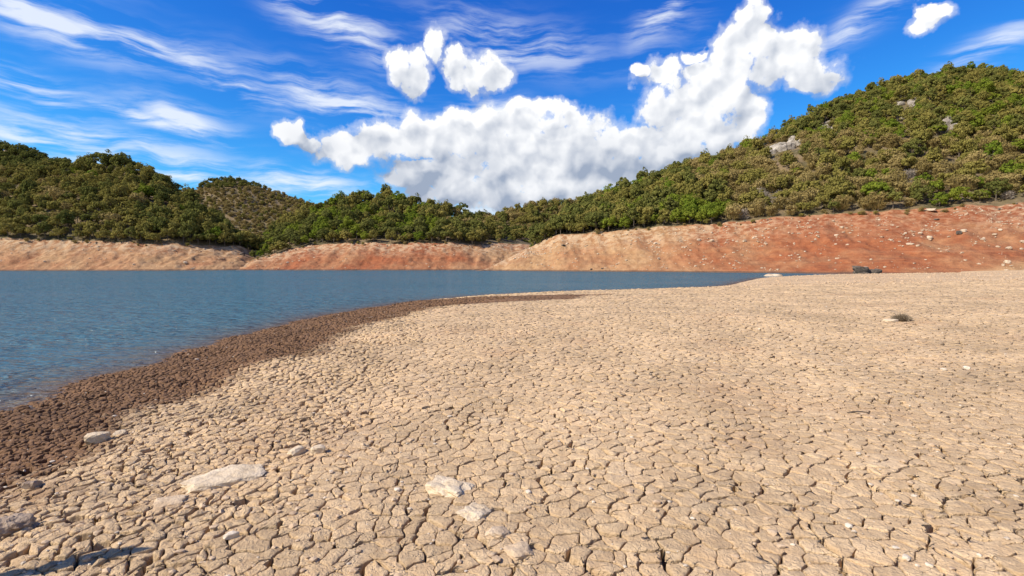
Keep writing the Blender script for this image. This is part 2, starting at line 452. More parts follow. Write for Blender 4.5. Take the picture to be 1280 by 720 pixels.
LEAF = {'dark': leaf_material('dark_evergreen_leaf', (0.100, 0.108, 0.027), (0.195, 0.185, 0.046)),
        'olive': leaf_material('olive_leaf', (0.17, 0.155, 0.036), (0.29, 0.235, 0.062)),
        'bright': leaf_material('bright_green_leaf', (0.115, 0.165, 0.018), (0.21, 0.225, 0.030)),
        'dry': leaf_material('dry_brown_leaf', (0.22, 0.162, 0.055), (0.38, 0.285, 0.110)),
        'grey': leaf_material('bare_grey_twig', (0.25, 0.205, 0.155), (0.36, 0.30, 0.235), 0.1)}
mb, tb, pb, _ = new_mat('bark')
tb.l.new(tb.mix(tb.noise(geo_pos(tb), 3.0, 4), (0.09, 0.07, 0.05), (0.19, 0.155, 0.12)), pb.inputs['Base Color']); pb.inputs['Roughness'].default_value = 0.95
M_BARK = mb

def water_material():
    m, t, p, wout = new_mat('lake_water')
    pos = geo_pos(t)
    sh = t.attr('shallow')
    c = t.mix(sh, (0.046, 0.126, 0.160), (0.105, 0.078, 0.060))
    t.l.new(c, p.inputs['Base Color'])
    t.n.remove(p)
    p = t.new('ShaderNodeBsdfDiffuse'); t.l.new(c, p.inputs['Color'])
    gl = t.new('ShaderNodeBsdfGlossy'); gl.inputs['Roughness'].default_value = 0.09; gl.inputs['Color'].default_value = (0.76, 0.83, 0.86, 1)
    fr = t.new('ShaderNodeFresnel'); fr.inputs['IOR'].default_value = 1.33
    mx = t.new('ShaderNodeMixShader'); t.l.new(t.m('MULTIPLY', fr.outputs[0], 0.8), mx.inputs[0]); t.l.new(p.outputs[0], mx.inputs[1]); t.l.new(gl.outputs[0], mx.inputs[2]); t.l.new(mx.outputs[0], wout.inputs[0])
    mp = t.new('ShaderNodeMapping'); t.put(mp.inputs['Vector'], pos); mp.inputs['Scale'].default_value = (0.55, 1.0, 1.0); mp.inputs['Rotation'].default_value = (0, 0, rad(14))
    a = t.noise(mp.outputs[0], 1.3, 3, 0.55, 0.4); b = t.noise(mp.outputs[0], 4.5, 3, 0.55, 0.6); cc = t.noise(mp.outputs[0], 0.12, 3, 0.5)
    amp = t.lin(cc, 0.3, 0.7, 0.55, 1.15)
    h = t.m('MULTIPLY', t.m('ADD', a, t.m('MULTIPLY', b, 0.38)), amp)
    nb = bump(t, p, h, 0.6, 1.0)
    t.l.new(nb, gl.inputs['Normal']); t.l.new(nb, fr.inputs['Normal'])
    return m
M_WATER = water_material()

# ------------------------------------------------------------------ ground sheet and water
th = np.radians(np.linspace(-180, 180, 481))
rr = np.concatenate([np.linspace(0.0, 4, 10)[:-1], np.geomspace(4, 150, 230)[:-1], np.geomspace(150, 6000, 30)])
T, R = np.meshgrid(th, rr, indexing='ij')
GX, GY = R * np.sin(T), R * np.cos(T)
gd = shore_d(GX, GY); gz = zg_d(GX, GY, gd)
PLATE_MAX = 46.0
under = np.clip((PLATE_MAX + 3 - GY) / 6.0, 0, 1) * np.clip((GY + 2) / 2, 0, 1)
gz = gz - 0.125 * under
gmoist = np.clip((mud_edge(GX, GY) - gd) / 0.5 + 0.5, 0, 1)
ground = link('ground', grid_mesh('ground', np.stack([GX, GY, gz], -1), M_FAR, {'moist': gmoist, 'tone': 0.5 + 0.5 * fbm(GX / 6, GY / 2.5, 31, 3)}))
tag(ground, 'dry cracked lake bed running from the camera to the red bank', None, None, 'structure')

th = np.radians(np.linspace(-110, 75, 371)); rr = np.concatenate([np.geomspace(4, 130, 110)[:-1], np.geomspace(130, 1400, 16)])
T, R = np.meshgrid(th, rr, indexing='ij'); WX, WY = R * np.sin(T), R * np.cos(T)
wd = shore_d(WX, WY)
water = link('water', grid_mesh('water', np.stack([WX, WY, 0 * WX], -1), M_WATER, {'shallow': np.exp(np.minimum(wd, 0) / 1.3)}))
tag(water, 'blue rippled reservoir water beside the dark mud shore', None, None, 'structure')

# ------------------------------------------------------------------ cracked mud plates
rng = np.random.default_rng(7)
def seeds(sfun, keep):
    out = []; D = 0.9
    while D < PLATE_MAX:
        s = sfun(D)
        half = D * 1.06 + 2.5
        xs = np.arange(-half, half, s) + rng.uniform(0, s)
        p = np.stack([xs, np.full(len(xs), D)], -1) + rng.uniform(-0.47, 0.47, (len(xs), 2)) * s
        out.append(p); D += 0.9 * s
    p = np.concatenate(out)
    d = shore_d(p[:, 0], p[:, 1])
    return p[keep(p[:, 0], p[:, 1], d)]
grow = lambda D: 1 + max(0, D - 7) / 26
S_flat = seeds(lambda D: 0.158 * grow(D), lambda x, y, d: d > 6.3 + 1.2 * perlin(x / 2, y / 2, 41))
S_slope = seeds(lambda D: 0.118 * grow(D), lambda x, y, d: (d > mud_edge(x, y)) & (d <= 6.3 + 1.2 * perlin(x / 2, y / 2, 41)))
S_mud = seeds(lambda D: 0.083 * grow(D), lambda x, y, d: (d <= mud_edge(x, y)) & (d > -0.12) & (d <= 6.3 + 1.2 * perlin(x / 2, y / 2, 41)))
SEED = np.concatenate([S_flat, S_slope, S_mud])
ZONE = np.concatenate([np.zeros(len(S_flat)), np.ones(len(S_slope)), np.full(len(S_mud), 2)]).astype(int)
cdt = delaunay_2d_cdt([Vector((float(a), float(b))) for a, b in SEED], [], [], 0, 1e-6)
TRI = np.array([list(f) for f in cdt[2]]); TV = np.array([(v.x, v.y) for v in cdt[0]])
_orig = np.array([o[0] if len(o) else -1 for o in cdt[3]])
TRI = _orig[TRI]
TRI = TRI[(TRI >= 0).all(1)]
A, B, C = SEED[TRI[:, 0]], SEED[TRI[:, 1]], SEED[TRI[:, 2]]
dd = 2 * (A[:, 0] * (B[:, 1] - C[:, 1]) + B[:, 0] * (C[:, 1] - A[:, 1]) + C[:, 0] * (A[:, 1] - B[:, 1]))
dd[np.abs(dd) < 1e-9] = 1e-9
a2, b2_, c2 = (A ** 2).sum(1), (B ** 2).sum(1), (C ** 2).sum(1)
CC = np.stack([(a2 * (B[:, 1] - C[:, 1]) + b2_ * (C[:, 1] - A[:, 1]) + c2 * (A[:, 1] - B[:, 1])) / dd,
               (a2 * (C[:, 0] - B[:, 0]) + b2_ * (A[:, 0] - C[:, 0]) + c2 * (B[:, 0] - A[:, 0])) / dd], -1)
# coarse blocks: cracks between blocks are wide, those inside are hairlines
def coarse_id(p, size=0.50):
    gx = np.floor(p[:, 0] / size); gy = np.floor(p[:, 1] / size)
    best = np.full(len(p), 1e9); bid = np.zeros(len(p), np.int64)
    for i in (-1, 0, 1):
        for j in (-1, 0, 1):
            cx, cy = gx + i, gy + j
            qx = (cx + _h(cx, cy, 91)) * size; qy = (cy + _h(cx, cy, 92)) * size
            ds = np.hypot(p[:, 0] - qx, p[:, 1] - qy)
            m = ds < best; best = np.where(m, ds, best); bid = np.where(m, (cx * 100003 + cy).astype(np.int64), bid)
    return bid
CID = coarse_id(SEED + 0.12 * np.stack([perlin(SEED[:, 0] / .4, SEED[:, 1] / .4, 93), perlin(SEED[:, 0] / .4, SEED[:, 1] / .4, 94)], -1))
inc_s = TRI.ravel(); inc_t = np.repeat(np.arange(len(TRI)), 3)
ang = np.arctan2(CC[inc_t, 1] - SEED[inc_s, 1], CC[inc_t, 0] - SEED[inc_s, 0])
order = np.lexsort((ang, inc_s)); inc_s = inc_s[order]; inc_t = inc_t[order]
starts = np.searchsorted(inc_s, np.arange(len(SEED) + 1))

def warp(p, near):
    x, y = p[:, 0], p[:, 1]
    o = 0.006 * np.stack([perlin(x / .05, y / .05, 53), perlin(x / .05, y / .05, 54)], -1) + 0.036 * np.stack([perlin(x / .19, y / .19, 51), perlin(x / .19, y / .19, 52)], -1)
    if near: o += 0.016 * np.stack([perlin(x / .06, y / .06, 53), perlin(x / .06, y / .06, 54)], -1) + 0.006 * np.stack([perlin(x / .022, y / .022, 55), perlin(x / .022, y / .022, 56)], -1)
    return o
# per-cell boundary, subdivided by distance; all cells gathered so that the noise is evaluated in one go
cells = []; allp = []; allw = []; allnear = []
cursor = 0
TRIL = TRI.tolist(); CCL = CC.tolist(); ZL = ZONE.tolist(); CIDL = CID.tolist(); SEEDL = SEED.tolist(); ITL = inc_t.tolist(); STL = starts.tolist()
for s in range(len(SEED)):
    i0, i1 = STL[s], STL[s + 1]
    k = i1 - i0
    if k < 3: continue
    tt = ITL[i0:i1]; P = [CCL[q] for q in tt]; c = SEEDL[s]
    D = c[1]
    far_r = max(math.hypot(q[0] - c[0], q[1] - c[1]) for q in P)
    if far_r > 0.45 * (1 + max(0, D - 9) / 20) + 0.15: continue
    lod = 0 if D < 7.5 else (1 if D < 17 else 2)
    pts = []; ws = []
    for j in range(k):
        p0, p1 = P[j], P[(j + 1) % k]
        t0 = TRIL[tt[j]]; t1 = TRIL[tt[(j + 1) % k]]
        nb = [v for v in t0 if v != s and v in t1]
        nbs = nb[0] if nb else s
        key = (min(s, nbs) * 7919 + max(s, nbs) * 104729) % 1000 / 1000.0
        if ZL[s] == 2: w = 0.003 + 0.009 * key * key
        elif CIDL[s] != CIDL[nbs]: w = 0.007 + 0.013 * key * key
        else: w = 0.0026 + 0.0048 * key
        if ZL[s] == 1: w *= 1.15
        w *= grow(D) * (1.0 if D < 8 else 1.25)
        L = math.hypot(p1[0] - p0[0], p1[1] - p0[1])
        ns = max(1, int(round(L / 0.028))) if lod == 0 else (max(1, int(round(L / 0.07))) if lod == 1 else 1)
        for q in range(ns):
            f = q / ns
            pts.append((p0[0] + (p1[0] - p0[0]) * f, p0[1] + (p1[1] - p0[1]) * f)); ws.append(w)
    if len(pts) < 3: continue
    n = len(pts)
    cells.append((s, cursor, n, lod)); cursor += n
    allp += pts; allw += ws; allnear += [lod == 0] * n
allp = np.array(allp); allw = np.array(allw); allnear = np.array(allnear)
wo_ = warp(allp, True); wo2 = warp(allp, False)
allp = allp + np.where(allnear[:, None], wo_, wo2)
# crack width wanders along the crack
allw = allw * (1 + 0.6 * perlin(allp[:, 0] / .11, allp[:, 1] / .11, 57))
allw = np.where((perlin(allp[:, 0] / .9, allp[:, 1] / .9, 58) > 0.28), allw * 1.6, allw)
allz = zg(allp[:, 0], allp[:, 1])
alld = shore_d(allp[:, 0], allp[:, 1])
cs_idx = np.array([c[0] for c in cells])
SD = shore_d(SEED[cs_idx, 0], SEED[cs_idx, 1])
SZ = zg(SEED[cs_idx, 0], SEED[cs_idx, 1])
ME = mud_edge(SEED[cs_idx, 0], SEED[cs_idx, 1])
TN = 0.5 + 0.42 * fbm(SEED[cs_idx, 0] / 2.2, SEED[cs_idx, 1] / 2.2, 61, 3)
rn = rng.uniform(-1, 1, (len(cells), 6))
V_all = []; F_all = []; N_all = []; moi = []; ton = []
plate_parts = []            # (distance, verts, faces, sizes, moist, tone)
def ring_scale(lod): return ((1.0, 0.93, 0.80, 0.55, 0.28), (1.0, 0.88, 0.5), (1.0, 0.86))[lod]
def plate(ci):
    s, st, n, lod = cells[ci]
    P = allp[st:st + n]; w = allw[st:st + n]
    zb = allz[st:st + n]
    nx = np.roll(P, -1, 0) - np.roll(P, 1, 0)
    nrm = np.stack([nx[:, 1], -nx[:, 0]], -1); nrm /= np.maximum(np.hypot(nrm[:, 0], nrm[:, 1]), 1e-6)[:, None]
    c0 = P.mean(0)
    edge = P - nrm * w[:, None]
    bott = P + nrm * 0.004
    zone = ZONE[s]; r = rn[ci]
    size = float(np.hypot(*(P - c0).T).mean())
    tilt = (0.022, 0.085, 0.17)[zone]
    gr = grow(SEED[s][1]); jump = (0.0055, 0.011, 0.012)[zone] * r[0] * gr
    dome = gr * (0.003, 0.008, 0.012)[zone] * (0.6 + 0.6 * abs(r[1]))
    gx, gy = r[2] * tilt, r[3] * tilt
    rows = []; depth = 0.135
    rows.append(np.column_stack([bott, zb - depth]))
    sc = ring_scale(lod)
    for k, q in enumerate(sc):
        xy = c0 + (edge - c0) * q
        zr = zb * q + SZ[ci] * (1 - q)
        zz = zr + jump + gx * (xy[:, 0] - c0[0]) + gy * (xy[:, 1] - c0[1]) + dome * (1 - q * q)
        if k == 0: zz = zz - gr * ((0.004, 0.007, 0.008)[zone]) * (0.6 + 0.5 * abs(r[4]))
        if lod == 0:
            zz = zz + 0.0065 * fbm(xy[:, 0] / .07, xy[:, 1] / .07, 71, 3) * (1 if zone == 0 else 1.8)
        elif lod == 1:
            zz = zz + 0.010 * perlin(xy[:, 0] / .1, xy[:, 1] / .1, 71) * (1 if zone == 0 else 1.7)
        if k == 0: rows.append(np.column_stack([xy, zz]))
        rows.append(np.column_stack([xy, zz]))
    V = np.concatenate(rows)
    idx = np.arange(n); nxt = (idx + 1) % n
    F_ = []; 
    quads = []
    for k in range(len(rows) - 1):
        if k == 1: continue
        a = k * n
        quads.append(np.column_stack([a + idx, a + nxt, a + n + nxt, a + n + idx]))
    Q = np.concatenate(quads).ravel()
    last = (len(rows) - 1) * n
    fl = np.concatenate([Q, last + idx]); sz = np.concatenate([np.full(len(Q) // 4, 4), [n]])
    mo = float(np.clip((ME[ci] - SD[ci]) / 0.75 + 0.5 + 0.3 * r[5], 0, 1))
    tn = float(np.clip(TN[ci] + 0.22 * r[5], 0, 1))
    return V, fl, sz, mo, tn
pxs, pys = project(SEED[cs_idx, 0], SEED[cs_idx, 1], SZ)
areas = np.array([np.hypot(*(allp[st:st + n] - allp[st:st + n].mean(0)).T).mean() ** 2 for (_, st, n, _) in cells])
show = areas / SEED[cs_idx, 1] ** 3
inview = (pxs > -10) & (pxs < 1290) & (pys < 740) & (pys > 330)
rank = np.argsort(-np.where(inview, show, 0))
solo = set(rank[:300].tolist())
voff = 0; voffm = 0
bat = {'dry': ([], [], [], [], []), 'wet': ([], [], [], [], [])}
cnt = {'dry': 0, 'wet': 0}
gone = rng.random(len(cells))
for ci in range(len(cells)):
    if gone[ci] < (0.0, .035, .10)[ZONE[cells[ci][0]]] and ci not in solo: continue
    V, fl, sz, mo, tn = plate(ci)
    if ci in solo:
        c = V.mean(0)
        me = mesh_np('mud_plate', V - c, fl, sz, M_SOIL, True, {'moist': np.full(len(V), mo), 'tone': np.full(len(V), tn)})
        o = link('mud_plate', me, ground); o.location = c
    else:
        k = 'wet' if ZONE[cells[ci][0]] == 2 else 'dry'
        b = bat[k]
        b[0].append(V); b[1].append(fl + cnt[k]); b[2].append(sz); b[3].append(np.full(len(V), mo)); b[4].append(np.full(len(V), tn)); cnt[k] += len(V)
for k, nm, lb in (('dry', 'cracked_mud', 'pale dried mud crust split into small plates'), ('wet', 'damp_mud', 'dark brown damp mud clods along the water')):
    b = bat[k]
    me = mesh_np(nm, np.concatenate(b[0]), np.concatenate(b[1]), np.concatenate(b[2]), M_SOIL, True, {'moist': np.concatenate(b[3]), 'tone': np.concatenate(b[4])})
    o = link(nm, me, ground); o['kind'] = 'stuff'; o['label'] = lb
import time as _tm; print(round(_tm.perf_counter(),1), 'plates', len(cells), cnt)

# ------------------------------------------------------------------ hills and banks
# each hill: stations by photo column; ridge, tree line and foot of the bank given as (column, row, metres forward)
HILL = {
 'left': dict(name='hill', bank=True, tree=5.8,
    ridge=[(-260, 250, 300), (-120, 222, 290), (-40, 212, 280), (0, 208, 275), (40, 203, 270), (80, 199, 262), (110, 196, 258), (140, 195, 255), (157, 194, 252), (190, 207, 248), (215, 225, 244), (240, 241, 240), (260, 258, 236), (280, 275, 233), (300, 291, 230), (320, 303, 228), (345, 312, 226)],
    top=[(-260, 285, 190), (-80, 291, 188), (0, 297, 186), (60, 300, 187), (180, 303, 190), (240, 306, 196), (300, 309, 208), (345, 314, 222)],
    foot=[(-260, 338.8, 165), (0, 338.8, 166), (180, 338.6, 168), (280, 338, 178), (345, 337.2, 200)]),
 'centre': dict(name='hill', bank=True, tree=6.5,
    ridge=[(262, 336.5, 215), (300, 322, 225), (320, 300, 240), (340, 285, 262), (380, 262, 275), (420, 245, 280), (450, 238, 280), (480, 239, 278), (510, 244, 275), (540, 251, 272), (575, 263, 270), (600, 272, 268), (640, 284, 265), (690, 300, 262), (740, 318, 260)],
    top=[(262, 337.3, 190), (300, 333, 193), (330, 321, 198), (360, 312, 202), (390, 306, 206), (430, 304, 206), (500, 304, 204), (560, 304, 206), (600, 305, 212), (640, 305, 222), (690, 307, 230), (740, 322, 235)],
    foot=[(262, 338.0, 178), (300, 337.6, 178), (390, 338, 175), (500, 338.3, 175), (600, 338, 180), (640, 338, 184), (690, 337.5, 195), (740, 337, 200)]),
 'saddle': dict(name='hill', bank=False, tree=6.5,
    ridge=[(500, 300, 360), (540, 288, 362), (575, 271, 365), (600, 267, 366), (620, 264, 366), (650, 255, 368), (690, 250, 370), (720, 247, 372), (760, 243, 374), (820, 242, 380), (900, 250, 380)],
    top=[(500, 306, 262), (575, 306, 262), (640, 306, 262), (690, 304, 262), (760, 300, 262), (900, 300, 262)], foot=None),
 'brown': dict(name='hill', bank=False, tree=3.5,
    ridge=[(150, 275, 640), (200, 258, 645), (230, 246, 650), (245, 237, 650), (262, 226, 650), (285, 221, 650), (300, 223, 650), (330, 232, 650), (365, 245, 650), (390, 253, 650), (420, 262, 650), (480, 282, 650)],
    top=[(150, 312, 470), (480, 312, 470)], foot=None),
 'peak': dict(name='hill', bank=False, tree=9.0,
    ridge=[(-200, 205, 500), (-100, 196, 500), (-40, 186, 500), (0, 180, 500), (22, 177, 500), (40, 181, 500), (60, 189, 500), (75, 196, 500), (100, 206, 500), (140, 225, 500), (200, 260, 500)],
    top=[(-200, 260, 400), (200, 275, 400)], foot=None),
 'right': dict(name='hill', bank=True, tree=7.0,
    ridge=[(590, 338.6, 180), (606, 337, 182), (640, 322, 190), (670, 297, 205), (690, 276, 218), (710, 260, 228), (740, 245, 238), (780, 231, 248), (820, 213, 256), (860, 198, 264), (900, 189, 270), (940, 173, 276), (980, 153, 282), (1020, 131, 290), (1060, 115, 296), (1100, 100, 302), (1140, 89, 308), (1180, 82, 314), (1220, 82, 318), (1260, 86, 320), (1300, 91, 322), (1360, 102, 322), (1480, 140, 315), (1700, 210, 300), (2000, 290, 280)],
    top=[(590, 338.65, 172), (606, 337.5, 173), (640, 321, 178), (670, 303, 182), (700, 294, 180), (760, 289, 174), (830, 283, 170), (880, 281, 167), (930, 276, 164), (980, 271, 160), (1050, 267, 156), (1100, 264, 152), (1160, 260, 148), (1220, 257, 144), (1280, 254, 140), (1400, 256, 136), (1700, 280, 128), (2000, 300, 125)],
    foot=[(590, 338.7, 166), (606, 338.7, 166), (700, 339.3, 156), (800, 340, 146), (950, 341.5, 130), (1050, 342.8, 118), (1130, 343.8, 111), (1200, 344.2, 106), (1280, 344, 101), (1400, 343, 98), (1700, 342, 96), (2000, 342, 96)]),
}
RED = {'left': [(-260, .25), (60, .22), (150, .2), (345, .12)], 'centre': [(262, .55), (330, .5), (400, .85), (520, .8), (600, .45), (740, .3)],
       'right': [(590, .1), (640, .05), (760, .2), (860, .42), (940, .85), (1040, 1.0), (1190, 1.0), (1280, .75), (2000, .6)]}
def sm_interp(px, pts, k):
    xs = [p[0] for p in pts]; ys = [p[k] for p in pts]
    r = 0
    for o, w in ((-9, .25), (0, .5), (9, .25)): r = r + w * np.interp(px + o, xs, ys)
    return r
hseed = {'left': 3, 'centre': 13, 'saddle': 23, 'brown': 33, 'peak': 43, 'right': 53}
def hill_point(key, px, t):
    """t 0..1 bank, 1..2 slope up to the ridge, 2..3 the far side.  px, t arrays"""
    H = HILL[key]; px = np.asarray(px, float); t = np.asarray(t, float)
    tr, tD = sm_interp(px, H['top'], 1), sm_interp(px, H['top'], 2)
    if H['bank']: tr = tr + 2.6 * fbm(px / 34.0, 0 * px + hseed[key], 7, 3) * np.clip((337 - tr) / 20, 0, 1)
    rr_, rD = sm_interp(px, H['ridge'], 1), sm_interp(px, H['ridge'], 2)
    _, _, zt = at_dist(px, tr, tD)
    _, _, zr = at_dist(px, rr_, rD)
    gap = np.clip((tr - rr_) / 12, 0, 1)
    zr = zr - H['tree'] * 0.8 * gap
    if H['foot']:
        fD = sm_interp(px, H['foot'], 2); zf = np.full(px.shape, -0.7)
    else:
        fD = tD - 40; zf = np.full(px.shape, -1.0)
    u0 = np.clip(t, 0, 1); u1 = np.clip(t - 1, 0, 1); u2 = np.clip(t - 2, 0, 1)
    D = fD + (tD - fD) * u0 + (rD - tD) * u1 + (rD - tD + 60) * 0.8 * u2
    prof = 0.80 * u0 + 0.20 * u0 ** 2.2
    z = zf + (zt - zf) * prof + (zr - zt) * (0.93 * u1 + 0.07 * np.sin(u1 * math.pi / 2)) - (zr - zt + 20) * u2 ** 1.3
    x = (px - 640) / F * D
    sd_ = hseed[key]
    amp = np.sin(np.pi * np.clip(t - 1, 0, 1)) * 4.5 * gap * np.clip((zr - zt) / 30, 0.1, 1)
    z = z + amp * fbm(x / 45, D / 45, sd_, 3)
    if H['bank']:
        ba = np.sin(np.pi * u0) ** 0.8 * (t < 1.0)
        rill = fbm(x / 7.0, D / 30.0, sd_ + 1, 4)
        z = z + ba * (0.8 * rill + 0.5 * perlin(x / 19, D / 19, sd_ + 2))
        z = z + ba * 0.07 * np.sin(z * 3.1 + 1.6 * rill) + ba * 0.35 * fbm(x / 2.6, D / 2.6, sd_ + 5, 3)
    return x, D, z
hills = {}
for key, H in HILL.items():
    x0, x1 = H['ridge'][0][0], H['ridge'][-1][0]
    step = 3.0
    pxs_ = np.arange(x0, x1 + 0.1, step)
    ts = np.concatenate([np.linspace(1, 2, 42), np.linspace(2, 3, 10)[1:]])
    PX, TT = np.meshgrid(pxs_, ts, indexing='ij')
    x, y, z = hill_point(key, PX, TT)
    hills[key] = link('hill', grid_mesh('hill', np.stack([x, y, z], -1), M_FLOOR)); hills[key]['kind'] = 'structure'
    ts = np.linspace(0, 1, 44)
    px2 = np.arange(x0, x1 + 0.1, 1.5)
    PX, TT = np.meshgrid(px2, ts, indexing='ij')
    x, y, z = hill_point(key, PX, TT * 1.0)
    if H['bank']:
        red = np.interp(PX, [p[0] for p in RED[key]], [p[1] for p in RED[key]])
        red = np.clip(red + 0.25 * fbm(x / 14, z / 5, 81, 3), 0, 1)
        pale = np.clip((TT - 0.55) / 0.35, 0, 1) * np.interp(PX, [600, 660, 900, 980, 1200, 1280], [0.9, 0.9, 0.75, 0.35, 0.3, 0.8])
        if key == 'right':                     # the red bank turns sandy where it meets the beach
            red = red * (1 - np.clip((PX - 1120) / 160, 0, 1) * np.clip((0.30 - TT) / 0.18, 0, 1))
        o = link('bank', grid_mesh('bank', np.stack([x, y, z], -1), M_BANK, {'red': red, 'pale': pale}))
    else:
        o = link('hill_foot', grid_mesh('hill_foot', np.stack([x, y, z], -1), M_FLOOR))
    o['kind'] = 'structure'

# ------------------------------------------------------------------ trees
def tube(path, radii, n=5):
    V = []; Fc = []
    for i, (p, r) in enumerate(zip(path, radii)):
        p = Vector(p); d = (Vector(path[min(i + 1, len(path) - 1)]) - Vector(path[max(i - 1, 0)])).normalized()
        a = d.orthogonal().normalized(); b = d.cross(a)
        for k in range(n):
            t = 2 * math.pi * k / n
            V.append(p + (a * math.cos(t) + b * math.sin(t)) * r)
    for i in range(len(path) - 1):
        for k in range(n):
            Fc.append((i * n + k, i * n + (k + 1) % n, (i + 1) * n + (k + 1) % n, (i + 1) * n + k))
    return [tuple(v) for v in V], Fc
def trunk_data(rs, Hh, R, ht, nb=6, thin=1.0):
    V = []; Fc = []
    def add(path, radii, n=5):
        v, f = tube(path, radii, n); o = len(V); V.extend(v); Fc.extend([tuple(i + o for i in q) for q in f])
    lean = (rs.uniform(-.25, .25), rs.uniform(-.25, .25))
    top = (lean[0] * 1.5, lean[1] * 1.5, Hh * 0.62)
    add([(0, 0, -0.9), (lean[0] * .4, lean[1] * .4, ht * 0.6), (lean[0], lean[1], Hh * 0.4), top], [0.24 * thin, 0.19 * thin, 0.15 * thin, 0.06], 6)
    for i in range(nb):
        a = 2 * math.pi * i / nb + rs.uniform(-.4, .4); z0 = Hh * rs.uniform(.2, .48); rr2 = R * rs.uniform(.55, .9)
        e = (rr2 * math.cos(a), rr2 * math.sin(a), z0 + Hh * rs.uniform(.15, .42))
        mid = (e[0] * .45, e[1] * .45, (z0 + e[2]) / 2 - .1)
        add([(lean[0] * .7, lean[1] * .7, z0), mid, e], [0.11 * thin, 0.07 * thin, 0.025])
    return V, Fc
def crown_data(seed, R, Hh, ht, nclump, per, leaf, loose=0.35):
    rs = np.random.default_rng(seed)
    V = []; att = []
    cz = ht + (Hh - ht) * 0.5; hz = (Hh - ht) * 0.5
    cs = []
    for i in range(nclump):
        u = rs.normal(size=3); u /= np.linalg.norm(u)
        if u[2] < -0.55: u[2] *= -0.6
        q = rs.uniform(0.45, 0.98)
        ctr = np.array([u[0] * R * q, u[1] * R * q, cz + u[2] * hz * q])
        rc = R * rs.uniform(0.17, 0.40)
        cv = rs.uniform(0, 1)
        n = int(per * rs.uniform(.7, 1.3))
        d = rs.normal(size=(n, 3)); d /= np.linalg.norm(d, axis=1)[:, None]
        out = np.array([u[0], u[1], u[2] * 1.0])
        d = d + out * 0.55; d /= np.linalg.norm(d, axis=1)[:, None]
        pos = ctr + d * rc * np.array([1, 1, 0.8]) * rs.uniform(0.72, 1.08, (n, 1))
        nrm = d + rs.normal(size=(n, 3)) * loose; nrm /= np.linalg.norm(nrm, axis=1)[:, None]
        ref = rs.normal(size=(n, 3)); t1 = np.cross(nrm, ref); t1 /= np.linalg.norm(t1, axis=1)[:, None]; t2 = np.cross(nrm, t1)
        s = leaf * rs.uniform(.6, 1.25, (n, 1)); 
        quad = np.stack([pos - t1 * s * .6, pos + t2 * s * .38, pos + t1 * s * .6, pos - t2 * s * .38], 1)
        V.append(quad.reshape(-1, 3)); att.append(np.full(n * 4, cv))
    V = np.concatenate(V); att = np.concatenate(att)
    return V, att
def twig_data(seed, R, Hh, n=260):
    rs = np.random.default_rng(seed); V = []
    for i in range(n):
        a = rs.uniform(0, 2 * np.pi); q = rs.uniform(.15, 1) ** .6; el = rs.uniform(.15, 1.0)
        e = np.array([R * q * math.cos(a) * (1.1 - .35 * el), R * q * math.sin(a) * (1.1 - .35 * el), Hh * el])
        st = e * np.array([.45, .45, .35]) + rs.normal(size=3) * .15
        w = 0.05 * rs.uniform(.6, 1.4); sdv = np.cross(e - st, rs.normal(size=3)); sdv /= np.linalg.norm(sdv) + 1e-6
        V.append(np.array([st - sdv * w, st + sdv * w, e + sdv * w * .3, e - sdv * w * .3]))
    return np.concatenate(V), np.full(n * 4, .5)
PROTO = {}; proto_col = bpy.data.collections.new('forest_sources'); PIDX = {}
def make_protos():
    idx = 0
    defs = [('dark', 4, dict(R=3.0, H=6.6, ht=0.5, nc=38, per=44, leaf=.50)), ('olive', 4, dict(R=3.0, H=6.2, ht=0.5, nc=36, per=42, leaf=.49)),
            ('bright', 3, dict(R=3.1, H=6.2, ht=0.3, nc=38, per=42, leaf=.49)), ('dry', 4, dict(R=2.9, H=5.6, ht=0.5, nc=34, per=28, leaf=.42)), ('grey', 2, dict(R=2.3, H=3.8, ht=.3, nc=14, per=9, leaf=.36))]
    for kind, nv, q in defs:
        PIDX[kind] = []
        for v in range(nv):
            rs = random.Random(idx * 31 + 5)
            k1 = rs.uniform(.9, 1.1); k2 = rs.uniform(.85, 1.15)
            tv, tf = trunk_data(rs, q['H'] * k2, q['R'] * k1, q['ht'], 6 if kind != 'grey' else 11, 0.8)
            cv, ca = crown_data(idx * 7 + 1, q['R'] * k1, q['H'] * k2, q['ht'], q['nc'], q['per'], q['leaf'])
            if kind in ('grey', 'dry'):
                wv_, wa = twig_data(idx, q['R'] * k1 * .95, q['H'] * k2 * .95, 420 if kind == 'grey' else 260)
                cv = np.concatenate([cv, wv_]); ca = np.concatenate([ca, wa])
            nf = len(cv) // 4
            cm = mesh_np('crown', cv, np.arange(len(cv)), np.full(nf, 4), LEAF[kind], False, {'clump': ca})
            tm = bpy.data.meshes.new('trunk'); tm.from_pydata(tv, [], tf); tm.materials.append(M_BARK); tm.update()
            both = np.concatenate([cv, np.array(tv)])
            fl = np.concatenate([np.arange(len(cv)), np.array(tf).ravel() + len(cv)])
            jm = mesh_np('source_tree', both, fl, np.full(nf + len(tf), 4), [LEAF[kind], M_BARK], False, {'clump': np.concatenate([ca, np.zeros(len(tv))])}, np.concatenate([np.zeros(nf), np.ones(len(tf))]))
            po = bpy.data.objects.new('source_tree_%02d' % idx, jm); proto_col.objects.link(po)
            PIDX[kind].append((idx, cm, tm)); idx += 1
make_protos()

rk = random.Random(99)
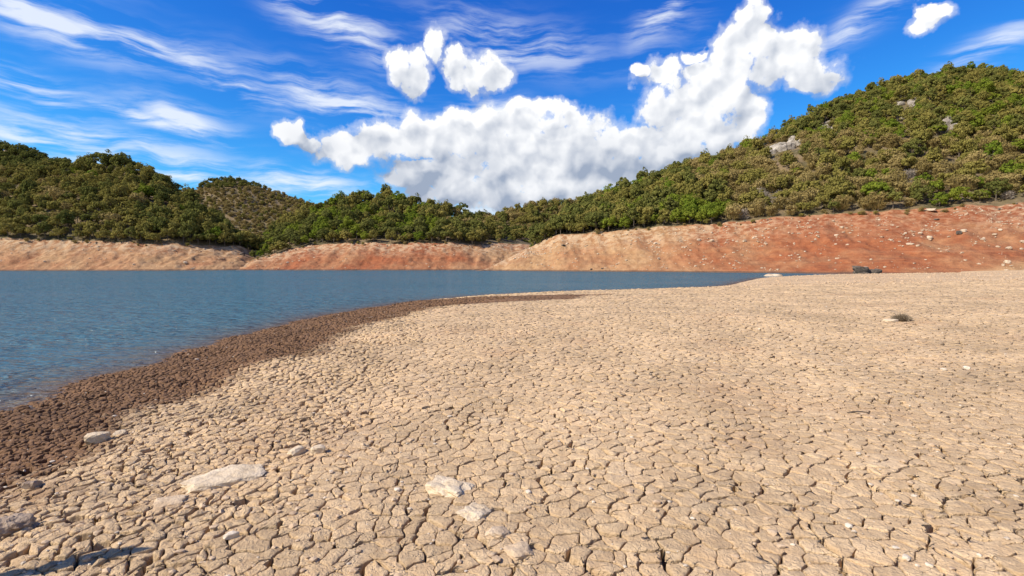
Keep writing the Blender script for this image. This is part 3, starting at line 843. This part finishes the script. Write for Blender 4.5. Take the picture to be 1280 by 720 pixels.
# crags among the trees: photo column, row, half-width, half-height in pixels
CRAGS = [(978, 184, 30, 9), (1033, 158, 12, 9), (1130, 134, 18, 8), (1186, 156, 12, 7)]
def kind_at(key, px, py, x, y, n=None):
    if n is None: n = float(perlin(np.array([x / 16.0]), np.array([y / 16.0]), 101)[0])
    r = rk.random() * 0.75 + (n + .5) * 0.25
    if key == 'left':
        w = dict(dark=.22, olive=.58, bright=.04, dry=.16)
        if px < 90 and py < 262: w = dict(dark=.28, olive=.37, bright=.0, dry=.35)
        if px > 190 or py < 215: w = dict(dark=.5, olive=.42, bright=.08, dry=.0)
        if py > 262 and px > 150: w = dict(dark=.38, olive=.46, bright=.14, dry=.02)
    elif key == 'centre':
        w = dict(dark=.26, olive=.30, bright=.40, dry=.04)
        if px < 390: w = dict(dark=.25, olive=.50, bright=.20, dry=.05)
        if py > 283: w = dict(dark=.55, olive=.15, bright=.30)
        if px > 545: w = dict(dark=.45, olive=.33, bright=.0, dry=.22)
    elif key == 'saddle':
        w = dict(dark=.28, olive=.30, dry=.38, grey=.04)
        if py > 290: w = dict(dark=.6, olive=.3, dry=.1)
    elif key == 'brown':
        w = dict(dark=.06, olive=.2, dry=.54, grey=.2)
        if py < 234: w = dict(dark=.7, olive=.3)
    elif key == 'peak': w = dict(dark=.97, olive=.03)
    else:
        w = dict(dark=.34, olive=.42, bright=.12, dry=.12)
        if px < 870: w = dict(dark=.42, olive=.34, bright=.20, dry=.04)
        if px > 860 and py > 170 and py < 235: w = dict(dark=.14, olive=.34, bright=.06, dry=.42, grey=.04)
        if px > 960 and py > 190: w = dict(dark=.08, olive=.24, bright=.05, dry=.50, grey=.13)
        if px > 1000 and py < 170: w = dict(dark=.34, olive=.32, bright=.32, dry=.02)
        if px > 990 and py > 238: w = dict(dark=.24, olive=.34, bright=.10, dry=.22, grey=.10)
        if 840 < px < 908 and py > 252: w = dict(bright=.9, dark=.1)
        if 915 < px < 985 and 238 < py: w = dict(grey=.55, dry=.25, olive=.2)
        if 905 < px < 990 and 200 < py <= 238: w = dict(dry=.45, grey=.12, olive=.43)
        if 1165 < px < 1225 and py > 235: w = dict(bright=.65, dark=.35)
    tot = sum(w.values()); a = 0; r = min(max(r, 0), .9999)
    # walk the kinds in shuffled-by-place order so that patches of one kind form
    for k, v in w.items():
        a += v / tot
        if r < a: return k
    return k
WORD = {'dark': 'dark evergreen', 'olive': 'olive green', 'bright': 'bright green', 'dry': 'brownish dry', 'grey': 'bare grey'}
ORD = ['first', 'second', 'third', 'fourth', 'fifth', 'sixth', 'seventh', 'eighth', 'ninth', 'tenth', 'eleventh', 'twelfth', 'thirteenth', 'fourteenth', 'fifteenth', 'sixteenth', 'seventeenth', 'eighteenth', 'nineteenth', 'twentieth']
def ordinal(n):
    if n <= 20: return ORD[n - 1]
    tens = {2: 'twenty', 3: 'thirty', 4: 'forty', 5: 'fifty', 6: 'sixty'}; t, u = divmod(n, 10)
    return (tens[t] + '-' + ORD[u - 1]) if u else tens[t][:-1] + 'ieth'
def place_tree(x, y, z, kind, s, label, group):
    idx, cm, tm = rk.choice(PIDX[kind])
    name = {'dark': 'evergreen_tree', 'olive': 'olive_tree', 'bright': 'leafy_tree', 'dry': 'dry_tree', 'grey': 'bare_shrub'}[kind]
    if name == 'olive_tree': name = 'broadleaf_tree'
    r = link(name, None); r.empty_display_size = 0.5
    r.location = (x, y, z); r.rotation_euler = (0, 0, rk.uniform(0, 6.28)); r.scale = s
    tag(r, label, 'shrub' if kind == 'grey' else 'tree', group)
    link('trunk', tm, r); link('crown', cm, r)
    return r
# rows of single trees just above the banks
ROWS = {'right': [(668, 4, 17.5), 'right bank'], 'left': [(-6, 4, 17.0), 'left bank'], 'centre': [(352, 4, 17.0), 'middle red bank']}
SINGLE = {k: [] for k in HILL}
nsingle = 0
for key, ((x0, nrow, gap), where) in ROWS.items():
    xe = {'right': 1284, 'left': 318, 'centre': 600}[key]
    for row in range(nrow):
        pxv = x0 + (row % 2) * gap * .5; k = 0
        items = []
        while pxv < xe:
            g_ = gap * (0.85 + 0.4 * (pxv - x0) / (xe - x0)) if key == 'right' else gap
            p_ = pxv + rk.uniform(-.28, .28) * g_; t_ = 1.012 + row * {'right': .042, 'left': .062, 'centre': .066}[key] + rk.uniform(-.009, .009)
            x, y, z = [float(v[0]) for v in hill_point(key, np.array([p_]), np.array([t_]))]
            qx, qy = project(x, y, z + 2.5)
            items.append((qx, qy, x, y, z)); pxv += g_
        items.sort()
        for i, (qx, qy, x, y, z) in enumerate(items):
            kd = kind_at(key, qx, qy, x, y)
            sc = rk.uniform(.82, 1.18) * {'right': .98, 'left': 1.0, 'centre': .98}[key]
            if row == 0: sc *= rk.uniform(.7, .95)
            s = (sc * rk.uniform(.9, 1.12), sc * rk.uniform(.9, 1.12), sc * rk.uniform(.85, 1.1))
            noun = 'shrub' if kd == 'grey' else 'tree'
            lab = '%s %s, %s from left in %s row above the %s' % (WORD[kd], noun, ordinal(i + 1), ORD[row], where)
            place_tree(x, y, z - .1, kd, s, lab, 'trees in rows above the ' + where)
            SINGLE[key].append((x, y)); nsingle += 1
# the trees that stand out on the skyline
for (px, py, kd, sc, lab) in [(157, 196, 'dark', (.7, .7, .95), 'dark tree topping the skyline of the left hill'),
                              (1043, 124, 'dark', (.55, .55, 1.0), 'lone slender dark tree standing clear of the right hill skyline')]:
    key = 'left' if px < 400 else 'right'
    x, y, z = [float(v[0]) for v in hill_point(key, np.array([px]), np.array([1.985]))]
    place_tree(x, y, z - .1, kd, sc, lab, None); nsingle += 1
import time as _tm; print(round(_tm.perf_counter(),1), 'single trees', nsingle)

# the rest of the wood: one object for each hill
def forest(key, t0, t1, spacing, scale, px0, px1):
    pts = []; 
    H = HILL[key]
    row = 0; t = t0
    Xm, Ym, Zm = hill_point(key, np.array([(px0 + px1) / 2]), np.array([1.0])); Xn, Yn, Zn = hill_point(key, np.array([(px0 + px1) / 2]), np.array([2.0]))
    L = math.hypot(float(Yn[0] - Ym[0]), float(Zn[0] - Zm[0])); dt = spacing * .86 / max(L, 10)
    gxs = np.linspace(px0, px1, 200)
    while t < t1:
        _, Dv, _ = hill_point(key, gxs, np.full(200, t))
        cum = np.concatenate([[0], np.cumsum((Dv[1:] + Dv[:-1]) / 2 * (gxs[1] - gxs[0]) / F / spacing)])
        cnt_ = int(cum[-1])
        pv = np.interp(np.arange(cnt_) + rk.random(), cum, gxs)
        st_ = spacing / Dv.mean() * F
        pts += [(p + rk.uniform(-.8, .8) * st_, t + rk.uniform(-.8, .8) * dt) for p in pv]
        t += dt
    pts = np.array(pts)
    x, y, z = hill_point(key, pts[:, 0], pts[:, 1])
    tr = sm_interp(pts[:, 0], H['top'], 1); rg = sm_interp(pts[:, 0], H['ridge'], 1)
    ok = (tr - rg) > 5
    nn = perlin(x / 16.0, y / 16.0, 101); sg = np.array(SINGLE[key]) if SINGLE[key] else None; tlim = ROWT.get(key, 1.0)
    co = []; rot_ = []; scl = []; ind = []
    for i in range(len(pts)):
        if not ok[i]: continue
        px, py = project(x[i], y[i], z[i] + 2.5)
        if key == 'right' and any(((px - a) / c) ** 2 + ((py - b - 1) / (d + 3)) ** 2 < 1 for a, b, c, d in CRAGS): continue
        low_ = pts[i, 1] < tlim
        if sg is not None and low_ and ((sg[:, 0] - x[i]) ** 2 + (sg[:, 1] - y[i]) ** 2).min() < 3.2: continue
        kd = kind_at(key, px, py, x[i], y[i], float(nn[i]))
        edge_ = H['bank'] and pts[i, 1] < 1.012
        if edge_:
            if rk.random() < .45: continue
            kd = rk.choice(['dry', 'grey', 'olive', 'dry'])
        s = (.26 if edge_ else .62 if low_ else 1.0) * scale * (.42 + .66 * rk.random() ** .8) * (0.8 if kd == 'grey' else 1)
        fade = min(1.0, max(.35, (tr[i] - rg[i]) / 30))
        s *= fade
        co.append((x[i], y[i], z[i] - .15)); rot_.append((0, 0, rk.uniform(0, 6.28))); scl.append((s * rk.uniform(.8, 1.2), s * rk.uniform(.8, 1.2), s * rk.uniform(.68, 1.3)))
        ind.append(rk.choice(PIDX[kd])[0])
    me = bpy.data.meshes.new('forest'); me.from_pydata(co, [], [])
    a = me.attributes.new('rot', 'FLOAT_VECTOR', 'POINT'); a.data.foreach_set('vector', np.array(rot_, np.float32).ravel())
    a = me.attributes.new('scl', 'FLOAT_VECTOR', 'POINT'); a.data.foreach_set('vector', np.array(scl, np.float32).ravel())
    a = me.attributes.new('ind', 'INT', 'POINT'); a.data.foreach_set('value', np.array(ind, np.int32))
    o = link('forest', me); print('forest', key, len(co))
    ng = forest_nodes()
    md = o.modifiers.new('trees', 'NODES'); md.node_group = ng
    return o
_fn = []
ROWT = {'right': 1.16, 'left': 1.23, 'centre': 1.24}
def forest_nodes():
    if _fn: return _fn[0]
    ng = bpy.data.node_groups.new('ForestTrees', 'GeometryNodeTree')
    ng.interface.new_socket('Geometry', in_out='INPUT', socket_type='NodeSocketGeometry')
    ng.interface.new_socket('Geometry', in_out='OUTPUT', socket_type='NodeSocketGeometry')
    gi = ng.nodes.new('NodeGroupInput'); go = ng.nodes.new('NodeGroupOutput')
    ci = ng.nodes.new('GeometryNodeCollectionInfo'); ci.inputs['Collection'].default_value = proto_col
    ci.inputs['Separate Children'].default_value = True; ci.inputs['Reset Children'].default_value = True
    ip = ng.nodes.new('GeometryNodeInstanceOnPoints'); ip.inputs['Pick Instance'].default_value = True
    def na(name, ty):
        n = ng.nodes.new('GeometryNodeInputNamedAttribute'); n.data_type = ty; n.inputs['Name'].default_value = name
        return n.outputs['Attribute']
    L = ng.links.new
    L(gi.outputs[0], ip.inputs['Points']); L(ci.outputs[0], ip.inputs['Instance'])
    L(na('ind', 'INT'), ip.inputs['Instance Index']); L(na('scl', 'FLOAT_VECTOR'), ip.inputs['Scale'])
    L(na('rot', 'FLOAT_VECTOR'), ip.inputs['Rotation'])
    L(ip.outputs[0], go.inputs[0])
    _fn.append(ng); return ng
for key, a in {'right': (.955, 2.06, 4.7, 1.06, 668, 1560), 'left': (.95, 2.08, 4.5, 1.0, -250, 335), 'centre': (.95, 2.08, 4.7, 1.08, 325, 640),
               'saddle': (1.0, 2.06, 4.8, 1.0, 505, 800), 'brown': (0.9, 2.05, 5.0, .85, 180, 470), 'peak': (1.2, 2.05, 5.4, 1.2, -190, 160)}.items():
    o = forest(key, *a)
    tag(o, {'right': 'dense scrub wood covering the tall right hill', 'left': 'dense green wood covering the left hill', 'centre': 'bright green wood covering the middle hill',
            'saddle': 'brownish wood in the dip between the middle and right hills', 'brown': 'sparse brown scrub on the distant rounded hill', 'peak': 'dark wood on the far peak at the left edge'}[key], 'wood', None, 'stuff')

# ------------------------------------------------------------------ rocks and small things
def rock_mesh(name, seed, size, mat, sub=3, faces=9, rough=0.06, flat=True):
    rs = np.random.default_rng(seed)
    bm = bmesh.new(); bmesh.ops.create_icosphere(bm, subdivisions=sub, radius=1)
    N = rs.normal(size=(faces, 3)); N /= np.linalg.norm(N, axis=1)[:, None]; N = np.concatenate([N, [[0, 0, 1], [0, 0, -1], [1, 0, 0], [-1, 0, 0], [0, 1, 0], [0, -1, 0]]])
    h = rs.uniform(.62, .95, len(N))
    for v in bm.verts:
        u = np.array(v.co); dn = N @ u
        r = min(h[i] / dn[i] for i in range(len(N)) if dn[i] > 1e-3)
        r = min(r, 1.15)
        r *= 1 + rough * float(fbm(np.array([u[0] * 2.3 + u[2] * 1.7 + seed]), np.array([u[1] * 2.3 - u[2]]), seed, 4)[0])
        v.co = Vector(u * r) * 1.0
        v.co.x *= size[0]; v.co.y *= size[1]; v.co.z *= size[2]
    me = bpy.data.meshes.new(name); bm.to_mesh(me); bm.free()
    me.materials.append(mat)
    if not flat: me.polygons.foreach_set('use_smooth', np.full(len(me.polygons), True))
    return me
def put_rock(name, px, py, w_px, aspect, hgt, mat, label, cat='stone', seed=1, rot=0.0, sink=0.35, group=None, rough=.07, sub=3, faces=9, tilt=(0, 0)):
    x, y, z = ground_hit(px, py)
    w = w_px / F * y / 2
    me = rock_mesh(name, seed, (w, w * aspect, w * hgt), mat, sub, faces, rough)
    o = link(name, me); o.location = (x, y, z + w * hgt * (0.8 - sink * 2) + 0.004); o.rotation_euler = (tilt[0], tilt[1], rot)
    return tag(o, label, cat, group)
put_rock('stone', 121, 552, 30, .75, .62, M_PALE, 'pale angular stone sitting on the dark mud edge at left', seed=4, rot=.3, sink=.22)
put_rock('stone', 150, 543, 18, .7, .5, M_PALE, 'small pale stone just right of the angular stone on the mud edge', seed=5, rot=.9)
put_rock('rock_slab', 276, 602, 118, .66, .22, M_PALE, 'long pale smooth rock slab bedded in the cracked mud, lower left', 'rock', 8, rad(32), .40, None, .14, 4, 14, (0, -.03))
put_rock('rock_slab', 213, 628, 50, .6, .24, M_TAN, 'short tan rock at the near end of the long pale slab', 'rock', 9, rad(20), .39, None, .16, 3)
put_rock('chalky_rock', 562, 612, 72, .75, .26, M_PALE, 'chalky white rock breaking through the mud in the middle foreground', 'rock', 12, rad(-28), .385, None, .2, 4, 16)
put_rock('chalky_rock', 594, 642, 50, .9, .3, M_PALE, 'smaller chalky lump touching the near end of the chalky white rock', 'rock', 14, rad(60), .385, None, .2, 4, 16)
put_rock('stone', 622, 666, 40, .8, .3, M_TAN, 'tan rounded stone below the chalky rocks', 'stone', 15, rad(-20), .39, None, .16)
put_rock('stone', 648, 690, 42, .9, .3, M_TAN, 'tan broken stone at the bottom edge below the chalky rocks', 'stone', 16, rad(30), .40, None, .16)
put_rock('stone', 398, 566, 22, .8, .7, M_PALE, 'pale block right of the long slab with a dark shaded side', 'stone', 17, .4, .25)
put_rock('stone', 372, 566, 26, .8, .5, M_PALE, 'flat pale stone left of the pale block', 'stone', 18, 1.0, .3)
put_rock('stone', 14, 664, 46, .8, .62, M_BROWN, 'brown rock at the left edge with a dark hollow beside it', 'stone', 19, .5, .2, None, .22, 4)
put_rock('stone', 40, 610, 22, .9, .7, M_BROWN, 'dark clod at the left edge above the brown rock', 'stone', 20, .2, .25)
put_rock('stone', 1112, 402, 20, .9, .3, M_PALE, 'flat white stone beside the dry tuft on the beach', 'stone', 21, .2, .25)
put_rock('stone', 290, 672, 24, .6, .5, M_WHITE, 'small white stone below the long pale slab', 'stone', 22, .6, .25)
PEB = [(1119, 686, 13, 'at lower right, brightest on the cracked plates'), (1133, 698, 16, 'just below the brightest white stone at lower right'), (738, 612, 9, 'right of the chalky rocks'), (661, 616, 13, 'between the chalky rocks and a dark crack'),
       (1061, 658, 14, 'left of the brightest white stone'), (1122, 627, 10, 'above the brightest white stone'), (1073, 568, 11, 'on the right among mid-distance plates'), (1088, 606, 8, 'a short way above the lower right stones'),
       (1270, 621, 8, 'at the right edge'), (562, 521, 8, 'in the middle of the cracked ground'), (1208, 461, 15, 'far right below the dry tuft'), (1180, 463, 12, 'left of the far right flat stone'), (497, 613, 13, 'left of the chalky rocks'), (790, 547, 7, 'near the centre right'),
       (246, 450, 8, 'far up the dark mud band'), (143, 521, 9, 'on the dark mud above the angular stone'), (65, 578, 9, 'on the dark mud near the left edge'), (1162, 708, 13, 'at the bottom edge on the right')]
for i, (px, py, w, lab) in enumerate(PEB):
    put_rock('white_pebble', px, py, w * .85, .8, .45, M_WHITE, 'small white stone ' + lab, 'stone', 40 + i, i * .7, .25, 'small white stones on the mud', .06, 2, 8)
# far rocks by the water
def put_far(name, px, py, D, w, asp, h, mat, label, seed, cat='rock', sink=.3, rough=.14, sub=3, rot=0.0, faces=12, z=None):
    x, y, z0 = [float(v) for v in at_dist(px, py, D)]
    if z is None: z = z0
    me = rock_mesh(name, seed, (w / 2, w / 2 * asp, h), mat, sub, faces, rough)
    o = link(name, me); o.location = (x, y, z + h * (.75 - sink * 2)); o.rotation_euler = (0, 0, rot)
    return tag(o, label, cat)
gx_, gy_ = [float(v) for v in on_level(968, 345.4)]
put_far('rock_slab', 968, 345.5, gy_, 4.4, .5, .95, M_BANKROCK, 'long pale rock lying at the end of the water', 61, sink=.08, z=float(zg(np.array([gx_]), np.array([gy_]))[0]))
gx_, gy_ = [float(v) for v in on_level(1083, 344.6)]
put_far('dark_rock', 1076, 343.6, gy_ + 2.5, 3.8, .6, 1.3, M_DARK, 'left dark rock of the pair at the foot of the red bank', 62, z=.15, sink=.15, rough=.3)
put_far('dark_rock', 1092, 343.6, gy_ + 2.8, 3.2, .6, 1.0, M_DARK, 'right dark rock of the pair at the foot of the red bank', 63, z=.15, sink=.15, rough=.3)
def bank_at(px, py, key='right'):
    best = None
    ts = np.linspace(.02, .99, 140); x, y, z = hill_point(key, np.full(140, px), ts)
    qx, qy = project(x, y, z); i = int(np.argmin(np.abs(qy - py)))
    return float(x[i]), float(y[i]), float(z[i])
def put_bank(px, py, wpx, hfrac, mat, label, seed, name='boulder', key='right', rough=.14):
    x, y, z = bank_at(px, py, key); w = wpx / F * y
    me = rock_mesh(name, seed, (w / 2, w / 2 * .85, w * hfrac / 2), mat, 2, 9, rough)
    o = link(name, me); o.location = (x, y, z + w * hfrac * .16); o.rotation_euler = (0, 0, seed)
    return tag(o, label, 'boulder', 'boulders on the banks')
BB = [(1196, 292, 9, .8, M_DARK, 'dark boulder on the red bank, at right'), (1202, 290, 8, .7, M_BANKROCK, 'pale boulder touching the dark boulder on the red bank'), (1258, 329, 9, .7, M_BANKROCK, 'pale boulder low on the sandy slope near the right edge'),
      (1259, 311, 10, .5, M_BANKROCK, 'widest pale boulder of the group near the right edge'), (1246, 309, 6, .6, M_BANKROCK, 'pale boulder left of the widest one near the right edge'), (1276, 303, 8, .7, M_BANKROCK, 'pale boulder cut by the right edge of the red bank'), (1241, 294, 8, .5, M_BANKROCK, 'flat pale boulder right of the dark boulder, high on the bank'),
      (1136, 306, 9, .5, M_BANKROCK, 'pale boulder in the middle of the red bank, left of two'), (1146, 308, 5, .7, M_BANKROCK, 'pale boulder in the middle of the red bank, right of two'), (1160, 298, 8, .8, M_BANKROCK, 'pale boulder of a loose heap left of the dark boulder'), (1148, 292, 6, .8, M_BANKROCK, 'small pale boulder above the loose heap'),
      (1160, 263, 16, .3, M_BANKROCK, 'flat pale slab at the top of the red bank under the trees'), (1168, 275, 8, .4, M_DARK, 'dark flat stone just below the pale slab on the bank top'), (1088, 325, 4, .8, M_BANKROCK, 'single small pale stone low on the red bank'), (1050, 285, 5, .7, M_BANKROCK, 'pale stone high on the left part of the red bank'),
      (930, 302, 6, .8, M_BANKROCK, 'pale stone in the rubble streak below the grey shrubs'), (941, 298, 5, .8, M_BANKROCK, 'pale stone at the upper end of the rubble streak'), (889, 302, 7, .8, M_BANKROCK, 'pale stone on the tan bank left of the rubble streak'), (873, 301, 6, .9, M_BANKROCK, 'leftmost of two pale stones on the tan bank'),
      (823, 324, 5, .8, M_BANKROCK, 'pale stone low on the tan bank above the water'), (704, 307, 7, .5, M_DARK, 'dark stone on the tan bank near its left end'), (753, 336, 4, .6, M_DARK, 'dark stone at the waterline of the tan bank'), (739, 337, 4, .6, M_DARK, 'dark stone left of the one at the waterline')]
for i, (px, py, w, hf, mt, lab) in enumerate(BB): put_bank(px, py, w, hf, mt, lab, 70 + i)
put_bank(232, 329, 6, .7, M_BANKROCK, 'pale boulder low on the left bank', 95, key='left')
put_bank(303, 319, 8, .9, M_DARK, 'dark boulder at the right end of the left bank', 96, key='left')
# loose rubble: nobody could count it
def rubble(name, pts, mat, label, cat, parent=None):
    V = []; Fl = []; c = 0
    srcs = []
    for s in range(5):
        me = rock_mesh('src', 200 + s, (1, 1, 1), mat, 1, 7, .15)
        srcs.append((np.array([v.co[:] for v in me.vertices]), np.array([p.vertices[:] for p in me.polygons]))); bpy.data.meshes.remove(me)
    for (x, y, z, s) in pts:
        v, f = srcs[rk.randrange(5)]; a = rk.uniform(0, 6.28); ca, sa = math.cos(a), math.sin(a)
        vv = v * np.array([s * rk.uniform(.8, 1.3), s * rk.uniform(.7, 1.1), s * rk.uniform(.45, .8)])
        vv = np.column_stack([vv[:, 0] * ca - vv[:, 1] * sa + x, vv[:, 0] * sa + vv[:, 1] * ca + y, vv[:, 2] + z])
        V.append(vv); Fl.append(f + c); c += len(v)
    Fl = np.concatenate(Fl)
    o = link(name, mesh_np(name, np.concatenate(V), Fl.ravel(), np.full(len(Fl), 3), mat, False))
    return tag(o, label, cat, None, 'stuff')
pts = []
def bank_pts(key, n, a, b, prob, s0, s1):
    px = rng.uniform(a, b, n); t = rng.uniform(.1, .99, n)
    keep = rng.random(n) < prob(px, t, perlin(px / 26.0, t * 5.0, 301)); px, t = px[keep], t[keep]
    x, y, z = hill_point(key, px, t); sz = s0 + s1 * rng.random(len(x)) ** 3
    pts.extend(zip(x.tolist(), y.tolist(), (z + sz * .12).tolist(), sz.tolist()))
bank_pts('right', 5200, 640, 1300, lambda px, t, c: np.where(t > .55, 1.0, .35) * np.where((px > 820) & (px < 1000), 1.3, .8) * np.maximum(c * 1.6 + .2, .04) * 1.5, .13, .42)
bank_pts('left', 700, -20, 330, lambda px, t, c: (.25 + .6 * t) * np.maximum(.1, c + .4), .14, .45)
bank_pts('centre', 700, 300, 680, lambda px, t, c: (.25 + .6 * t) * np.maximum(.1, c + .4), .14, .45)
rubble('bank_rubble', pts, M_BANKROCK, 'loose pale rubble scattered over the red and tan banks', 'rubble')
def loose(n, reach, pw, xr, prob, s0, s1, ps):
    D = 1.6 + reach * rng.random(n) ** pw; x = rng.uniform(-1.02, xr, n) * (D + 1)
    d = shore_d(x, D); k = rng.random(n) < prob(x, D, d); x, D, d = x[k], D[k], d[k]
    sz = (s0 + s1 * rng.random(len(x)) ** ps) * (1 + D / 24)
    return list(zip(x.tolist(), D.tolist(), (zg(x, D) + .004).tolist(), sz.tolist()))
rubble('loose_pebbles', loose(2600, 26, 1.6, 1.02, lambda x, D, d: np.where(d < .3, 0, np.where(d > 8, .45, .8)), .006, .014, 2.5), M_WHITE, 'loose pale pebbles strewn over the cracked mud', 'pebbles')
M_CLOD = rock_material('clod', (0.40, 0.27, 0.16), (0.53, 0.385, 0.245), 20)
def far_clods(n):
    D = rng.uniform(42, 98, n); x = rng.uniform(-.1, 1.02, n) * D; d = shore_d(x, D); k = d > 1.0; x, D = x[k], D[k]
    return list(zip(x.tolist(), D.tolist(), (zg(x, D) + .01).tolist(), (.05 + .13 * rng.random(len(x)) ** 3).tolist()))
rubble('loose_clods', far_clods(5000) + loose(7000, 18, 1.5, 1.0, lambda x, D, d: np.where((d < .5) | (d < mud_edge(x, D)), 0, np.where(d > 7.5, .35, .9)), .007, .030, 2.4), M_CLOD, 'loose tan clods strewn over the dried mud', 'clods')
# crags in the wood
for i, (px, py, w, h) in enumerate(CRAGS):
    ts = np.linspace(1.02, 1.98, 200); x, y, z = hill_point('right', np.full(200, px), ts)
    qx, qy = project(x, y, z); j = int(np.argmin(np.abs(qy - py)))
    s = w / F * y[j]
    V = []; Fl = []; c = 0
    for k in range(34 if i == 0 else 14):
        a = rk.uniform(-1, 1); b = rk.uniform(-1.3, .9) * h / w * 1.2
        tt_ = float(np.clip(ts[j] + b * .12 + a * 0.0, 1.0, 1.99)); p2 = px + a * w
        xx, yy, zz = [float(v[0]) for v in hill_point('right', np.array([p2]), np.array([tt_]))]
        r_ = rk.uniform(1.1, 3.0) * (1.1 if i == 0 else .8)
        me = rock_mesh('src', 400 + i * 30 + k, (r_, r_ * .8, r_ * rk.uniform(.7, 1.2)), M_CRAG, 2, 10, .2)
        v = np.array([q.co[:] for q in me.vertices]) + np.array([xx, yy, zz + r_ * .2]); f = np.array([p.vertices[:] for p in me.polygons]); bpy.data.meshes.remove(me)
        V.append(v); Fl.append(f + c); c += len(v)
    V = np.concatenate(V); Fl = np.concatenate(Fl); org = np.array([x[j], y[j], z[j]])
    o = link('rock_outcrop', mesh_np('rock_outcrop', V - org, Fl.ravel(), np.full(len(Fl), 3), M_CRAG, False)); o.location = org
    tag(o, ['broad pale rock outcrop showing among trees halfway up the right hill', 'small rock outcrop just right of and above the broad one', 'pale rock outcrop near the top of the right hill', 'tiny rock outcrop below the right hilltop'][i], 'rock outcrop', 'rock outcrops on the right hill')

# dry tuft on the beach
def tuft(px, py, wpx, label):
    x, y, z = ground_hit(px, py); w = wpx / F * y / 2
    rs = np.random.default_rng(3); V = []; n = 620
    for i in range(n):
        a = rs.uniform(0, 2 * np.pi); q = rs.uniform(.1, 1); el = math.sqrt(max(0, 1 - q * q)) * rs.uniform(.5, 1.1)
        b = np.array([math.cos(a) * q * w * .45, math.sin(a) * q * w * .4, -.01]); e = np.array([math.cos(a) * q * w, math.sin(a) * q * w * .8, max(.02, el * w * .62)]) + rs.normal(size=3) * .02
        m_ = (b + e) / 2 + np.array([0, 0, .12 * w]); sd_ = np.cross(e - b, rs.normal(size=3)); sd_ /= np.linalg.norm(sd_) + 1e-6; wd_ = .006
        V += [b - sd_ * wd_, b + sd_ * wd_, m_ + sd_ * wd_, m_ - sd_ * wd_, m_ - sd_ * wd_, m_ + sd_ * wd_, e + sd_ * wd_ * .3, e - sd_ * wd_ * .3]
    V = np.array(V); nf = len(V) // 4
    m, t, p, _ = new_mat('dry_tuft'); p.inputs['Base Color'].default_value = (.27, .20, .13, 1); p.inputs['Roughness'].default_value = .9
    t.l.new(t.mix(t.noise(geo_pos(t), 30, 3), (.17, .12, .075), (.34, .26, .17)), p.inputs['Base Color'])
    o = link('dry_tuft', mesh_np('dry_tuft', V, np.arange(len(V)), np.full(nf, 4), m, False)); o.location = (x, y, z)
    tag(o, label, 'plant')
tuft(1127, 401, 30, 'low dry brown tuft standing alone on the beach at right')
# a stick on the plates
x, y, z = ground_hit(1072, 517); L = 26 / F * y
v, f = tube([(-L / 2, 0, .012), (-L * .1, .01, .018), (L * .2, .004, .02), (L / 2, -.012, .012)], [.006, .009, .008, .005], 7)
me = bpy.data.meshes.new('stick'); me.from_pydata(v, [], f); me.materials.append(M_DARK); me.update()
o = link('stick', me); o.location = (x, y, z + .004); tag(o, 'short dark stick lying on the plates at right', 'stick')

# post added out of frame at the left to cast the lower left shadow
tx, ty, tz = ground_hit(168, 686)
hp = 1.3; k = 1 / math.tan(SUN_EL)
bx, by = tx - math.sin(SUN_AZ) * k * hp, ty - math.cos(SUN_AZ) * k * hp
bz = float(zg(np.array([bx]), np.array([by]))[0])
hp = tz + hp - bz
me = bpy.data.meshes.new('added_shadow_post')
bm = bmesh.new(); bmesh.ops.create_cube(bm, size=1)
for vv in bm.verts:
    top = vv.co.z > 0
    vv.co.x *= .14; vv.co.y *= .10
    vv.co.z = (hp + (0.10 if vv.co.x > 0 else -.10)) if top else -.35
bmesh.ops.bevel(bm, geom=bm.edges[:], offset=.012, segments=2, affect='EDGES')
bm.to_mesh(me); bm.free()
mw, t, p, _ = new_mat('weathered_wood'); gp = geo_pos(t)
t.l.new(t.mix(t.noise(t.vm('MULTIPLY', gp, (30, 30, 2)), 1.0, 4), (.12, .09, .065), (.30, .24, .18)), p.inputs['Base Color']); me.materials.append(mw)
o = link('added_shadow_post', me); o.location = (bx, by, bz); o.rotation_euler = (0, 0, -SUN_AZ)
tag(o, 'added unseen post beside the frame, put in to cast the shadow at lower left', 'post')
